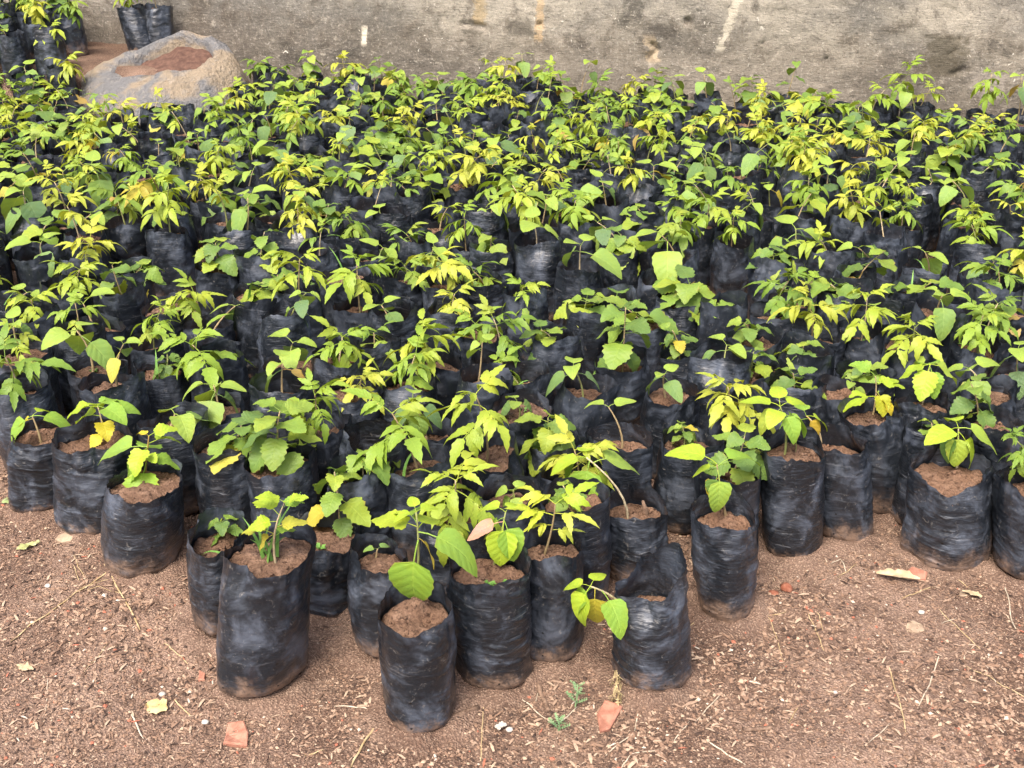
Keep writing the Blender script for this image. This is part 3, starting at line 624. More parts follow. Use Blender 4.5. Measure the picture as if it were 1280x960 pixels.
# ------------------------------------------------------------------ the bags behind: stem foot, crown (pixels), kind, size
MID = [(30, 505, 15, 440, 'A', 1.1), (52, 400, 45, 362, 'A', 1), (112, 402, 96, 362, 'B', 1.25), (125, 468, 104, 412, 'B', 1.25),
 (158, 352, 168, 328, 'C', 1.2), (212, 384, 250, 352, 'A', 1), (195, 462, 190, 440, 'C', .6), (272, 466, 240, 420, 'A', 1.25), (268, 515, 262, 470, 'B', 1.15),
 (328, 386, 330, 366, 'C', 1), (290, 578, 300, 540, 'C', 1.15), (225, 540, 232, 525, 'B', 1.2), (350, 596, 345, 525, 'C', 1.15), (378, 388, 376, 330, 'A', 1.15), (434, 385, 428, 320, 'A', 1.15),
 (500, 400, 486, 372, 'B', .9), (507, 355, 500, 325, 'A', 1.1), (556, 364, 542, 325, 'A', 1.15), (604, 346, 586, 322, 'A', 1.1), (553, 400, 556, 372, 'A', .8),
 (470, 438, 470, 405, 'A', 1), (542, 464, 528, 408, 'A', 1.15), (622, 445, 612, 378, 'A', 1), (372, 458, 375, 422, 'B', 1), (357, 500, 355, 455, 'B', 1.1), (420, 470, 424, 435, 'A', .9),
 (505, 487, 510, 445, 'A', .9), (436, 494, 440, 468, 'A', .85), (397, 556, 398, 492, 'A', .95), (525, 552, 505, 500, 'B', .9), (524, 604, 490, 535, 'A', 1.3), (440, 612, 438, 570, 'C', 1.1),
 (590, 634, 588, 562, 'A', 1.1), (632, 572, 618, 485, 'A', 1.2), (655, 380, 655, 350, 'A', .8), (687, 436, 665, 402, 'C', 1), (728, 392, 735, 360, 'C', 1.1), (781, 455, 786, 375, 'C', 1.15),
 (863, 455, 855, 398, 'C', .75), (838, 500, 834, 462, 'B', .8), (722, 508, 710, 468, 'B', .85), (772, 562, 756, 516, 'B', .8), (712, 560, 705, 505, 'C', 1), (705, 622, 700, 562, 'A', .9),
 (916, 536, 905, 470, 'A', 1), (898, 470, 904, 432, 'B', .9), (1032, 430, 1030, 375, 'A', 1), (1068, 420, 1080, 362, 'A', 1), (1090, 458, 1094, 425, 'C', 1), (1145, 402, 1148, 365, 'B', 1.05),
 (1155, 448, 1160, 415, 'A', .95), (1203, 444, 1213, 398, 'A', .95), (1228, 424, 1250, 370, 'A', 1), (1240, 375, 1244, 335, 'A', 1), (1005, 492, 1010, 455, 'C', .95), (1002, 440, 1000, 412, 'C', .9),
 (660, 478, 630, 450, 'A', .9), (668, 300, 650, 232, 'A', 1.15), (720, 290, 722, 250, 'A', 1.1), (776, 330, 775, 300, 'C', 1.1), (843, 335, 825, 292, 'B', 1.4), (845, 318, 842, 278, 'A', 1),
 (1002, 302, 1004, 268, 'B', 1.5), (212, 306, 208, 240, 'A', 1.05), (142, 270, 142, 232, 'C', 1.1), (62, 335, 60, 300, 'B', 1.2), (108, 340, 108, 300, 'A', 1.2), (285, 335, 278, 300, 'C', 1.1),
 (312, 335, 316, 290, 'C', 1.1), (1155, 340, 1150, 305, 'B', 1), (1100, 325, 1080, 300, 'B', 1), (1050, 318, 1040, 285, 'A', 1), (1228, 312, 1225, 275, 'A', 1.1), (1200, 290, 1205, 262, 'A', .9),
 (968, 345, 970, 310, 'C', 1.1), (906, 395, 905, 372, 'C', .8), (948, 430, 935, 395, 'C', .9), (680, 640, 672, 615, 'C', .5), (830, 350, 838, 335, 'C', .6), (650, 640, 652, 622, 'B', .5),
 (462, 600, 470, 585, 'C', .7), (655, 528, 652, 508, 'B', .8), (850, 560, 848, 545, 'C', .5), (1040, 498, 1040, 480, 'B', .6), (945, 470, 950, 440, 'C', .9), (600, 420, 600, 395, 'A', .9),
 (1118, 400, 1118, 375, 'B', .9), (1270, 470, 1274, 420, 'B', 1), (1170, 540, 1172, 520, 'C', .5), (1262, 400, 1262, 372, 'C', .9)]
SOILZ = .192
pts, info = [], []
for (sx, sy, cx, cy, sp, sz) in MID:
    p = at_z(sx, sy, SOILZ); t = at_y(cx, cy, p.y); pts.append([p.x, p.y]); info.append((sp, sz, t.x - p.x, max(.05, t.z - SOILZ), 'mid'))
nmid = len(pts)
# front edge of the block on the ground (photo pixels of bag feet), then fill what lies behind it
edge_px = [(-300, 455), (-60, 520), (20, 560), (64, 630), (125, 650), (190, 690), (281, 760), (331, 830), (470, 830), (528, 870), (617, 820), (690, 790), (800, 720), (850, 640), (905, 730), (989, 660), (1053, 640), (1096, 605), (1152, 590), (1236, 640), (1300, 690), (1500, 640)]
edge = [at_z(x, y, 0) for x, y in edge_px]; ex = [e.x for e in edge]; ey = [e.y for e in edge]
def edge_y(x): return float(np.interp(x, ex, ey))
row = 0; y = 1.75
fr = random.Random(3)
cand = []
while y < 6.8:
    x = -3.6 + (.088 if row % 2 else 0)
    while x < 3.2:
        px, py = x + fr.uniform(-.02, .02), y + fr.uniform(-.02, .02)
        lim = abs(px) < .47 * py + .42
        sack = math.hypot((px + 1.71) / .46, (py - 5.78) / .44) < 1
        if lim and py > edge_y(px) + .10 and py < wall_y(px) - .115 and not sack and not (px < -1.36 and px > -2.28 and py > wall_y(px) - .7): cand.append((px, py))
        x += .176
    y += .158; row += 1
fixed = list(PLACED)
for (px, py) in cand:
    if all((px - q[0]) ** 2 + (py - q[1]) ** 2 > .125 ** 2 for q in fixed) and all((px - q[0]) ** 2 + (py - q[1]) ** 2 > .130 ** 2 for q in pts):
        pts.append([px, py]); r = fr.random()
        info.append(('N' if r < .07 else 'A' if r < .53 else 'B' if r < .78 else 'C', fr.uniform(.85, 1.2), None, None, 'fill'))
A = np.array(pts); Fx = np.array(fixed); A0 = A.copy()
for it in range(60):                                       # settle: push neighbours apart until the bags stand side by side
    d = A[:, None] - A[None]; r = np.hypot(d[..., 0], d[..., 1]); np.fill_diagonal(r, 9)
    w = np.clip(.150 - r, 0, None) / np.maximum(r, 1e-4); mv = (d * w[..., None]).sum(1) * .28
    d2 = A[:, None] - Fx[None]; r2 = np.hypot(d2[..., 0], d2[..., 1]); w2 = np.clip(.143 - r2, 0, None) / np.maximum(r2, 1e-4)
    mv += (d2 * w2[..., None]).sum(1) * .5
    A += mv; A[:nmid] = A[:nmid] * .93 + A0[:nmid] * .07
    A[:, 1] = np.minimum(A[:, 1], wall_y(A[:, 0]) - .1)
d = A[:, None] - A[None]; r = np.hypot(d[..., 0], d[..., 1]); np.fill_diagonal(r, 9)
keep = np.ones(len(A), bool)
for k in range(len(A) - 1, -1, -1):                         # drop those that found no room
    rr = np.where(keep, r[k], 9).min()
    if k >= nmid and rr < .104: keep[k] = False
cnt = 0
ALL = []
for k, (x, y) in enumerate(A):
    if not keep[k]: continue
    sp, size, dx, dh, kind = info[k]; x, y = float(x), float(y); rng.seed(1000 + k)
    vb, vs_, sz, sc = VARS[rng.randrange(len(VARS))]
    z0 = gz(x, y) + .001
    root = obj(NAMES[sp], None, None, (x, y, z0)); root.empty_display_size = .05
    a = U(0, 6.28); s = U(.93, 1.03); sh = U(.92, 1.06)
    tl = (U(-.08, .08), U(-.08, .08), a); s2 = s * U(.93, 1.04)
    rm = Euler(tl).to_matrix()
    bo = obj("bag", vb, root, (0, 0, 0), tl, (s, s2, sh)); so = obj("soil", vs_, root, (0, 0, 0), tl, (s, s2, sh))
    c0 = rm @ Vector((sc[0] * s, sc[1] * s, sz * sh))
    base = c0 + Vector((U(-.015, .015), U(-.015, .015), .004))
    far = y > 3.3
    if dh is None:
        dh = {'N': 0, 'A': U(.06, .15), 'B': U(.05, .15), 'C': U(.05, .14)}[sp]; dx = U(-.045, .045) * (2.0 if rng.random() < .2 else 1)
        if y > wall_y(x) - .45 and rng.random() < .5: dh += U(.02, .09)
    if sp != 'N': plant(root, base, base + Vector((dx, U(-.03, .03), dh)), sp, size * ({'A': 1.25, 'B': 1.15, 'C': 1.0}[sp] if kind == 'mid' else U(1.05, 1.4) * (.72 if y < 2.75 else 1)), 0 if far else 1, None, 1.15 if kind == 'mid' else 2.0 if gz(x, y) > .12 else U(.6, 1.35))
    rr_ = rng.random()
    if rr_ < .10: grass(so, Vector((sc[0], sc[1], sz)) + Vector((U(-.03, .03), U(-.03, .03), 0)), U(.06, .13), U(0, 360), U(.6, 1.8))
    elif rr_ < .22 and not far: tiny_weed(so, Vector((sc[0], sc[1], sz)) + Vector((U(-.03, .03), U(-.03, .03), .004)))
    ALL.append((root, sp, x, y, dh, size)); cnt += 1
# two bags propped on the bank against the wall, and one on its own by the sack
def lone(rx, ry, bx, by, ysub, seed, sp, label, size, tip):
    base = at_y(bx, by, wall_y(-1.8) - ysub); z0 = gz(base.x, base.y); q = at_y(rx, ry, base.y + .04)
    root = obj(NAMES[sp], None, None, (base.x, base.y, z0)); H = .225
    b, s, sz, sc = make_bag(seed, .15, H, .03, (q.x - base.x, .05), 48, 44)
    obj("bag", b, root); obj("soil", s, root); tag(root, label, CATS[sp], GROUP[sp])
    plant(root, (sc[0], sc[1], sz), (sc[0] + tip[0], sc[1] + .02, sz + tip[1]), sp, size, 0, None, 1.2)
lone(164, 14, 181, 66, .16, 61, 'A', "bag leaning left against the wall behind the sack, with a bushy dark plant", 1.1, (-.03, .12))
lone(197, 14, 198, 56, .14, 62, 'A', "bag standing upright against the wall behind the sack, with a sparse stem", .9, (.0, .16))
rng.seed(5)

# labels for the packed bags: kind, size, and which row they stand in behind which bag, or out from which mark on the wall
FRONT_NAMES = ["two-leaf bag", "creased pebble bag", "straw-side jagged plant", "tiny-sprout bag", "grassy forward bag", "leaning leaf column", "bare pebbly bag", "huge hanging leaf", "pink-leaf plant",
               "pale narrow-leaflet plant", "arching pale stem", "collapsed bag", "withered-leaf bag", "glossy oval-leaf plant", "folded-panel bag", "sharp-edged bag", "tightly ridged bag", "slumped dusty bag", "ragged-flap bag", "squeezed toothed plant"]
MARKS = [(wall_local(px, 40)[0] * math.cos(WANG), n) for px, n in ((40, "lighter patch"), (215, "rolled-open sack"), (330, "bare foot"), (455, "short white drip"), (595, "ledge-like chip"), (676, "small round pit"), (815, "crack"), (859, "big round pit"), (915, "slanting white streak"), (1040, "grey patch"), (1190, "dark damp patch"), (1290, "far damp edge"))]
ORD = ["first", "second", "third", "fourth", "fifth", "sixth", "seventh", "eighth", "ninth", "tenth", "eleventh", "twelfth", "thirteenth", "fourteenth", "fifteenth", "sixteenth", "seventeenth", "eighteenth"]
for root, sp, x, y, dh, size in ALL:
    look = {'N': "", 'A': "feathery", 'B': "broad-leaved", 'C': "small-toothed"}[sp]
    tall = "tall" if dh > .135 else "short" if dh < .085 else "mid-height"
    leaves = [c for st in root.children if st.name.startswith("stem") for c in st.children]
    old = any(c.color[0] > c.color[1] * 1.15 for c in leaves)
    k = min(range(NFRONT), key=lambda j: abs(PLACED[j][0] - x * PLACED[j][1] / max(y, .1)) if PLACED[j][1] < y else 9)
    rf = int((y - PLACED[k][1]) / .150 + .5); rw = int((wall_y(x) - y) / .150 + .2)
    if rf <= rw + 4: place = f"row {max(rf, 1)} behind the {FRONT_NAMES[k]}" if rf > 18 else f"{ORD[max(rf, 1) - 1]} row behind the {FRONT_NAMES[k]}"
    else:
        mk = min(MARKS, key=lambda m: abs(m[0] - x))[1]; place = f"{ORD[min(rw, 17)]} row out from the wall's {mk}" if "sack" not in mk else f"{ORD[min(rw, 17)]} row from the wall by the {mk}"
    if sp == 'N': tag(root, f"bare-soil bag without plant, {place}", CATS[sp], GROUP[sp]); continue
    tag(root, f"{tall} {look} seedling{', one yellowed leaf,' if old else ''} {place}", CATS[sp], GROUP[sp])

# ------------------------------------------------------------------ sack of soil on the bank
def build_sack():
    cx, cy = -1.74, 5.82; root = obj("soil_sack", None, None, (cx, cy, .222))
    n = 64; th = np.linspace(0, 2 * np.pi, n, endpoint=False); c, s = np.cos(th), np.sin(th)
    prof = [(1.05, -.14), (1.03, -.03), (.97, .03), (.88, .085), (.76, .13), (.63, .152), (.54, .158), (.49, .148), (.465, .128), (.45, .10)]
    V = []
    for k, (r, z) in enumerate(prof):
        rr = r * (1 + .10 * vnoise(c * 1.7, s * 1.7, k * .25, 51) + .09 * np.abs(vnoise(c * 5, s * 5, k * .3, 52)) + .05 * np.abs(vnoise(c * 11, s * 11, k * .35, 53)))
        off = .10 * k / len(prof)
        zz = z + (.02 * vnoise(c * 2.2, s * 2.2, k * .2, 54) + .012 * vnoise(c * 6, s * 6, k, 55)) * (z > 0) + .02 * s * (z > .1)
        zz = zz - .11 * np.clip(-c, 0, 1) ** 1.5 * max(0, .9 - .3 * r) * (z > 0)
        V.append(np.stack([rr * c * .36 + off * .5 - .13 * np.clip(-c, 0, 1) ** 2, rr * s * .25 + off * .3, zz + .05 * s * (z > 0)], -1))
    V = np.concatenate(V); F = [(i * n + k, i * n + (k + 1) % n, (i + 1) * n + (k + 1) % n, (i + 1) * n + k) for i in range(len(prof) - 1) for k in range(n)]
    t = NT("woven_sack"); co = t.n("TexCoord").outputs["Object"]
    f = t.noise(co, 5, 4, .6, .5); g2 = t.noise(co, 28, 5, .7)
    cc = t.mix(t.ramp(f, .42, .58), (.16, .157, .155), (.27, .215, .15)); cc = t.mix(t.ramp(g2, .52, .75, 0, .6), cc, (.36, .32, .27)); cc = t.mix(t.ramp(g2, .42, .3, 0, .5), cc, (.075, .07, .066))
    st = t.noise(t.mapping(co, (30, 30, 5)), 1, 4, .6)
    m = t.done(t.princ(cc, .85, t.bump(t.math('ADD', g2, st), 1.0, .03), .2))
    obj("sack_cloth", mesh("sack_cloth", V.tolist(), F, m), root)
    mouth = V[-n:].copy(); mc = mouth.mean(0); SV = []
    for k, f in enumerate((1.04, .9, .7, .45, .2)):
        p = mc + (mouth - mc) * f; p[:, 2] += .012 + .02 * (1 - f) + .012 * fbm(p[:, 0] * 14, p[:, 1] * 14, 0, 57, 3); SV.append(p)
    SV = np.concatenate(SV); SF = [(i * n + k, i * n + (k + 1) % n, (i + 1) * n + (k + 1) % n, (i + 1) * n + k) for i in range(4) for k in range(n)] + [tuple(4 * n + k for k in range(n))]
    obj("soil", mesh("soil", SV.tolist(), SF, mat_plain("red_soil", (.07, .038, .028), (.125, .07, .05), 40, .95, .006)), root)
    tag(root, "slumped grey and tan sack rolled open around reddish soil near the wall", "sack")
build_sack()

# ------------------------------------------------------------------ things lying on the ground
def gp(px, py, up=0.0):
    p = at_z(px, py, 0); p = at_z(px, py, gz(p.x, p.y)); p.z = gz(p.x, p.y) + up; return p
M_STRAW = mat_plain("straw", (.30, .21, .10), (.48, .37, .21), 50, .7)
M_PALE = mat_plain("pale_straw", (.34, .28, .2), (.52, .45, .34), 50, .75)
STRAW = [([(130, 705), (152, 745), (176, 788)], 2.6, 0), ([(14, 803), (60, 768), (105, 737), (140, 712)], 2.2, 0), ([(98, 737), (130, 727), (168, 724)], 1.0, 0), ([(92, 707), (100, 728)], 1.3, 0), ([(105, 740), (125, 735), (150, 742)], 1.0, 0), ([(438, 962), (458, 925), (480, 893)], 3.0, 0),
 ([(632, 858), (662, 884), (694, 910)], 1.7, 1), ([(696, 910), (722, 885)], 1.9, 1), ([(604, 880), (603, 915), (601, 950)], 1.5, 0), ([(677, 845), (669, 882)], 1.3, 1), ([(797, 893), (792, 918), (757, 945)], 1.8, 1), ([(826, 937), (790, 944), (776, 962)], 1.8, 1),
 ([(858, 788), (888, 765)], 1.4, 0), ([(955, 690), (974, 718)], 1.5, 1), ([(1047, 722), (1071, 704)], 1.5, 0), ([(1038, 706), (1050, 700), (1058, 717)], 1.5, 1), ([(1010, 770), (1020, 790), (1030, 814)], 1.7, 0), ([(1022, 766), (1028, 790)], 1.3, 0), ([(960, 770), (970, 795), (978, 826)], 1.3, 0),
 ([(886, 928), (908, 942), (932, 957)], 2.0, 1), ([(1111, 835), (1120, 862), (1132, 916)], 2.0, 0), ([(1173, 824), (1162, 855), (1146, 886)], 2.0, 1), ([(1256, 735), (1261, 760), (1269, 786)], 2.0, 1), ([(1176, 781), (1196, 773)], 1.4, 1), ([(1174, 762), (1200, 788), (1226, 812)], 1.3, 0), ([(1208, 834), (1245, 852), (1285, 872)], 1.4, 0),
 ([(164, 894), (179, 925)], 2.4, 1), ([(218, 875), (239, 897)], 2.2, 0), ([(206, 805), (222, 818), (235, 831)], 1.6, 0), ([(418, 884), (440, 885), (461, 889)], 1.7, 1), ([(102, 844), (135, 806)], 1.1, 0), ([(60, 850), (56, 895)], 1.2, 1), ([(938, 775), (982, 768)], 1.5, 0), ([(868, 905), (884, 886), (902, 869)], 1.7, 1), ([(1126, 750), (1147, 741), (1168, 733)], 1.5, 0), ([(92, 695), (105, 722)], 1.3, 0),
 ([(1240, 690), (1282, 694)], 1.5, 0), ([(1140, 700), (1150, 690)], 1.2, 1), ([(380, 945), (405, 938)], 1.5, 0), ([(1085, 930), (1112, 905)], 1.4, 1), ([(985, 905), (1000, 880)], 1.3, 0), ([(840, 930), (862, 902)], 1.5, 1), ([(1190, 720), (1212, 735)], 1.2, 0)]
def straw_label(k, px, L, pale):
    tone = "pale" if pale else "golden"; sz = "long" if L > .09 else "short" if L < .045 else "medium-length"
    q = gp(*STRAW[k][0][0]); j = min(range(NFRONT), key=lambda j: math.hypot(PLACED[j][0] - q.x, PLACED[j][1] - q.y)); d = math.hypot(PLACED[j][0] - q.x, PLACED[j][1] - q.y)
    return f"{sz} {'bent' if len(STRAW[k][0]) > 2 else 'straight'} {tone} straw on soil, {'touching' if d < .1 else 'close to' if d < .25 else 'well clear of'} the {FRONT_NAMES[j]}"
for k, (pp, w, pale) in enumerate(STRAW):
    P = [gp(x, y) for x, y in pp]; o = P[0].copy(); Q = []
    for a, b in zip(P[:-1], P[1:]):
        for q in range(4): Q.append(a.lerp(b, q / 4))
    Q.append(P[-1]); r = w / FPX * 1.9 * .5
    Q = [Vector((q.x + U(-.001, .001), q.y + U(-.001, .001), gz(q.x, q.y) + r * .6 + .0012)) - o for q in Q]
    V, F = tube(Q, [r * (.55 if j in (0, len(Q) - 1) else U(.85, 1.1)) for j in range(len(Q))], 6)
    L = sum((a - b).length for a, b in zip(Q[:-1], Q[1:]))
    tag(obj("straw", mesh("straw", V, F, M_PALE if pale else M_STRAW), None, o), straw_label(k, pp[0][0], L, pale), "straw", "dry straws on the soil")
for pp, w, lab in (([(556, 906), (575, 895), (597, 884)], 9, "thick brown broken twig lying by the mud-stained bag"), ([(672, 858), (678, 872), (686, 890)], 7, "dark twig lying beside the small green weed"), ([(928, 913), (948, 912), (966, 910)], 6, "pale brown twig lying flat on open soil right of the collapsed bag")):
    P = [gp(x, y) for x, y in pp]; o = P[0].copy(); r = w / FPX * 1.8 * .5; Q = []
    for a, b in zip(P[:-1], P[1:]):
        for q in range(4): Q.append(a.lerp(b, q / 4))
    Q.append(P[-1]); Q = [Vector((q.x + U(-.001, .001), q.y + U(-.001, .001), gz(q.x, q.y) + r * .7)) - o for q in Q]
    V, F = tube(Q, [r * U(.8, 1.15) for _ in Q], 8); tag(obj("twig", mesh("twig", V, F, M_TWIG), None, o), lab, "twig")
M_BRICK = mat_plain("brick_red", (.27, .115, .075), (.40, .20, .135), 45, .97, .004)
def shard(px, py, outline, h, lab, name="brick_shard", mat=None, cat="brick shard"):
    o = gp(px, py); n = len(outline); V = []
    pts = [gp(px + a, py + b) for a, b in outline]
    h *= .65
    for f, z in ((1.0, -.008), (1.0, h * .7), (.86, h)):
        for p in pts: V.append(((p.x - o.x) * f, (p.y - o.y) * f, p.z - o.z + z + U(-.0006, .0006)))
    F = [(k * n + j, k * n + (j + 1) % n, (k + 1) * n + (j + 1) % n, (k + 1) * n + j) for k in (0, 1) for j in range(n)] + [tuple(2 * n + j for j in range(n))]
    tag(obj(name, mesh(name, V, F, mat or M_BRICK, False), None, o), lab, cat)
shard(297, 917, [(-18, 14), (12, 17), (14, 2), (8, -14), (-12, -12), (-15, 2)], .008, "flat salmon-red brick shard half sunk in soil in front of the most forward left bag")
shard(758, 893, [(-8, 24), (4, 20), (20, -6), (14, -12), (-2, -16), (-12, 2)], .012, "angular orange brick shard beside the wilted weed")
shard(252, 847, [(-4, 5), (4, 4), (5, -4), (-2, -5)], .008, "tiny square brick crumb on soil left of the forward bag")
shard(1145, 718, [(-13, -1), (-6, 7), (12, 8), (14, 0), (-6, -7)], .012, "rust-red brick shard touching the curled dry leaf at the slumped bag's foot")
M_STONE = mat_plain("tan_stone", (.25, .18, .12), (.36, .27, .185), 40, .9, .002)
shard(81, 673, [(-12, 3), (-4, 7), (8, 5), (13, -2), (4, -6), (-7, -4)], .010, "flat tan oval stone on soil between the leftmost front bags", "stone", M_STONE, "stone")
shard(1205, 742, [(-6, 3), (3, 5), (8, 1), (2, -4), (-5, -3)], .004, "thin flat tan chip on soil in front of the slumped bag", "stone", M_STONE, "stone")
shard(1143, 783, [(-12, 5), (2, 9), (13, 6), (9, -3), (-3, -7), (-9, -3)], .003, "broad flat tan chip level with the soil right of the gap", "stone", M_STONE, "stone")
def ball(px, py, r, lab, mat, sq=(1, 1, .8), name="clod", cat="clod"):
    o = gp(px, py); V, F = [], []; nu, nv = 14, 9
    for j in range(nv):
        ph = math.pi * j / (nv - 1)
        for k in range(nu):
            a = 2 * math.pi * k / nu; d = Vector((math.sin(ph) * math.cos(a), math.sin(ph) * math.sin(a), math.cos(ph)))
            q = r * (1 + .16 * float(fbm(d.x * 2, d.y * 2, d.z * 2, int(px), 2))); V.append((d.x * q * sq[0], d.y * q * sq[1], d.z * q * sq[2] + r * sq[2] * .6))
    F = [(j * nu + k, (j + 1) * nu + k, (j + 1) * nu + (k + 1) % nu, j * nu + (k + 1) % nu) for j in range(nv - 1) for k in range(nu)]
    tag(obj(name, mesh(name, V, F, mat), None, o), lab, cat)
M_RED = mat_plain("red_clod", (.17, .055, .03), (.30, .13, .08), 60, .85, .003)
ball(983, 737, .013, "round rust-red clod on soil in front of the smooth dusty bag", M_RED)
ball(967, 741, .009, "smaller flat dark-red lump beside the round rust-red clod", M_RED, (1.2, 1, .5))
M_WHITE = mat_plain("white_pebble", (.36, .32, .27), (.5, .46, .4), 60, .8, .001)
for px, py, r, lab in ((637, 918, .006, "white pebble right of two pale chips near the small weed"), (257, 904, .006, "white pebble left of the flat salmon-red brick shard"), (203, 868, .006, "white pebble above the torn yellow leaf"), (1151, 768, .006, "white pebble below the curled dry leaf"), (60, 733, .006, "white pebble between straw and the flat tan stone"), (1044, 865, .004, "small white pebble out on the open soil to the right")):
    ball(px, py, r, lab, M_WHITE, (1.1, .9, .7), "pebble", "pebble")
def dryleaf(px, py, L, W, az, curl, mat, lab, name="fallen_leaf", crumple=.2):
    o = gp(px, py, .004); V, F = [], []; n, m = 12, 6
    for a in range(n + 1):
        s = a / n; w = W / 2 * math.sin(math.pi * min(max(s, .03), .97)) ** .6 * (1 + .2 * math.sin(a * 2.3))
        for b in range(m + 1):
            v = b / m * 2 - 1; an = v * curl
            V.append((s * L - L / 2, (math.sin(an) / max(curl, .01)) * w, (1 - math.cos(an)) / max(curl, .01) * w + .003 + crumple * w * float(vnoise(s * 6, v * 2, 0, int(px)))))
    F = [(a * (m + 1) + b, (a + 1) * (m + 1) + b, (a + 1) * (m + 1) + b + 1, a * (m + 1) + b + 1) for a in range(n) for b in range(m)]
    tag(obj(name, mesh(name, V, F, mat), None, o, (0, 0, math.radians(az))), lab, "leaf")
M_DRY = mat_plain("dry_leaf", (.32, .24, .14), (.46, .37, .24), 40, .8); M_YEL = mat_plain("yellow_leaf", (.38, .27, .11), (.5, .38, .2), 40, .75); M_GRN = mat_plain("faded_green_leaf", (.20, .26, .10), (.36, .40, .20), 50, .75)
dryleaf(1122, 724, .088, .034, -14, 1.3, M_DRY, "cream curled dry leaf lying beside the rust-red brick shard")
dryleaf(1214, 745, .04, .02, -35, .8, M_DRY, "small crinkled dry leaf on soil in front of the slumped bag", crumple=.4)
dryleaf(197, 889, .045, .034, -25, .5, M_YEL, "torn yellow leaf fragment on open soil left of brick shard", crumple=.5)
dryleaf(17, 626, .05, .034, 30, .4, M_GRN, "faded green fallen leaf beside the leftmost front bag", crumple=.5)
dryleaf(36, 685, .05, .022, 40, .6, mat_plain("lime_leaf", (.26, .28, .10), (.4, .38, .2), 50, .75), "shrivelled pale lime leaf on soil near the flat tan stone", crumple=.6)
dryleaf(32, 838, .04, .016, -20, .7, M_DRY, "shrivelled tan leaf scrap on soil at the far left", crumple=.6)
dryleaf(626, 914, .022, .018, 20, .6, M_WHITE, "cream eggshell-like leaf scrap near the small green weed", crumple=.4)
def weed(px, py, h, mat, lab, n, lean, droop=0.0):
    o = gp(px, py); root = obj("weed", None, None, o)
    top = Vector((lean, .0, h)); V, F = tube([(0, 0, -.01), top * .5 + Vector((.003, 0, 0)), top], [.0016, .0013, .0008], 5)
    st = obj("stem", mesh("stem", V, F, mat), root)
    for k in range(n):
        t = .15 + .85 * k / (n - 1); az = k * 137.5; L = .022 * (1.15 - .5 * t); V, F = [], []
        for q in range(5):                                # ferny leaf: small lobes along a midrib
            s = q / 4; w = L * .26 * (1 - .5 * abs(s - .5))
            b = len(V); x = L * (.25 + .75 * s); V += [(x - L * .1, 0, 0), (x, w, .002 - droop * s * L), (x + L * .08, 0, .001 - droop * s * L), (x, -w, .002 - droop * s * L)]; F.append((b, b + 3, b + 2, b + 1))
        b = len(V); V += [(0, -.0006, 0), (L, -.0004, 0), (L, .0004, 0), (0, .0006, 0)]; F.append((b, b + 1, b + 2, b + 3))
        lf = obj("leaf", mesh("leaf", V, F, mat), root, top * t); lf.rotation_euler = (Matrix.Rotation(math.radians(az), 3, 'Z') @ Matrix.Rotation(math.radians(-25 + droop * 50), 3, 'Y')).to_euler()
    tag(root, lab, "weed")
M_WEED = mat_plain("weed_green", (.13, .22, .10), (.22, .32, .15), 60, .6); M_WILT = mat_plain("wilted", (.34, .26, .13), (.5, .40, .22), 60, .8)
weed(718, 884, .055, M_WEED, "small ferny green weed growing in soil in front of the smooth bag", 11, .004)
weed(697, 916, .026, M_WEED, "tiny low green weed beside crossed pale straws", 9, .0)
weed(772, 880, .05, M_WILT, "wilted yellow-brown weed beside the angular orange brick shard", 9, -.004, 1.0)
weed(768, 862, .04, M_WILT, "wilted weed leaning on the collapsed bag's foot", 7, .003, 1.0)

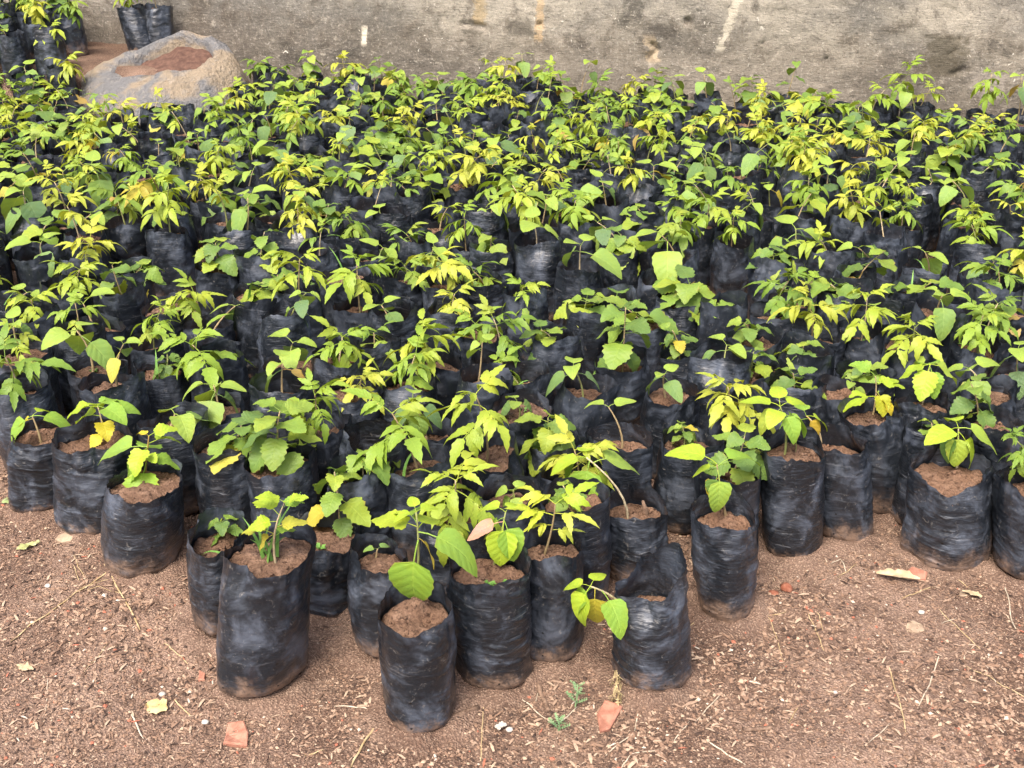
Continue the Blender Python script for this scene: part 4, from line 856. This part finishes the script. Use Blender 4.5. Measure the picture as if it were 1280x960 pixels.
# ------------------------------------------------------------------ loose crumbs, chips and husk bits on the soil
def litter():
    q = np.random.default_rng(4); N = 68000
    y = 1.22 + (2.75 - 1.22) * q.random(N * 2) ** 1.35; x = (q.random(N * 2) * 2 - 1) * (.47 * y + .35)
    el = np.interp(x, ex, ey); ok = y < el + .22; x, y = x[ok], y[ok]
    P = np.array(PLACED); d = np.min(np.hypot(x[:, None] - P[None, :, 0], y[:, None] - P[None, :, 1]), 1); ok = d > .062
    ok &= q.random(len(x)) < .75 + .25 * sstep(-.35, .35, fbm(x * 3.2, y * 3.2, 0, 77, 3))
    x, y = x[ok][:N], y[ok][:N]; n = len(x); z = ground_z(x, y)
    V, F, C = [], [], []
    pal = [((.24, .15, .10), .36), ((.12, .075, .052), .24), ((.33, .225, .155), .16), ((.05, .033, .026), .14), ((.42, .31, .215), .06), ((.55, .46, .36), .012), ((.36, .13, .08), .015)]
    cols = [p[0] for p in pal]; pr = np.array([p[1] for p in pal]); pick = q.choice(len(pal), n, p=pr / pr.sum())
    clump = vnoise(x * 5, y * 5, 0, 71)
    kind = q.random(n); R = .0012 + .0034 * q.random(n) ** 2.6; R *= 1 + .35 * clump
    an = q.random(n) * 6.283; t1 = q.random(n); t2 = q.random(n)
    for k in range(n):
        ca, sa = math.cos(an[k]), math.sin(an[k]); r = R[k]; b = len(V); cx, cy, cz = x[k], y[k], z[k]
        if kind[k] < .78:                                   # crumb: squashed octahedron, uneven
            sx_, sy_, sz_ = r * (1 + .5 * t1[k]), r * (.7 + .5 * t2[k]), r * (.55 + .4 * t1[k])
            L = [(sx_, 0, 0), (.2 * sx_, sy_, .1 * sz_), (-sx_, .2 * sy_, 0), (0, -sy_, -.1 * sz_), (.15 * sx_, .1 * sy_, sz_), (0, 0, -sz_)]
            for lx, ly, lz in L: V.append((cx + ca * lx - sa * ly, cy + sa * lx + ca * ly, cz + lz + sz_ * .45))
            F += [(b, b + 1, b + 4), (b + 1, b + 2, b + 4), (b + 2, b + 3, b + 4), (b + 3, b, b + 4), (b + 1, b, b + 5), (b + 2, b + 1, b + 5), (b + 3, b + 2, b + 5), (b, b + 3, b + 5)]; nvv = 6
        else:                                               # sliver of husk or chaff, bent
            l, w, h = r * (1.1 + 1.6 * t1[k]), r * (.26 + .26 * t2[k]), r * .5
            L = [(-l, -w, 0), (-l, w, 0), (0, -w * 1.3, h * t1[k]), (0, w * 1.3, h * t1[k]), (l, -w * .6, h * .6 * t2[k]), (l, w * .6, h * .6 * t2[k]), (0, 0, -h)]
            for lx, ly, lz in L: V.append((cx + ca * lx - sa * ly, cy + sa * lx + ca * ly, cz + lz + .0022))
            F += [(b, b + 2, b + 3, b + 1), (b + 2, b + 4, b + 5, b + 3), (b, b + 6, b + 2), (b + 2, b + 6, b + 4), (b + 1, b + 3, b + 6), (b + 3, b + 5, b + 6)]; nvv = 7
        cc = cols[pick[k]] if kind[k] < .78 or t2[k] < .6 else cols[(0, 2, 0, 2, 1, 4)[int(t1[k] * 5.99)]]
        C += [(*cc, 1)] * nvv
    me = mesh("soil_litter", V, F, mat_litter(), False)
    at = me.color_attributes.new("tint", 'FLOAT_COLOR', 'POINT'); at.data.foreach_set("color", np.array(C).ravel())
    o = obj("soil_litter", me); o["kind"] = "stuff"
    tag(o, "loose brown soil crumbs, chips and husk bits strewn over the bare ground", "soil litter")
litter()
print("SEEDLINGS", NFRONT + cnt + 2, "objects", len(bpy.data.objects), {s: sum(1 for a in ALL if a[1] == s) for s in 'ABC'})
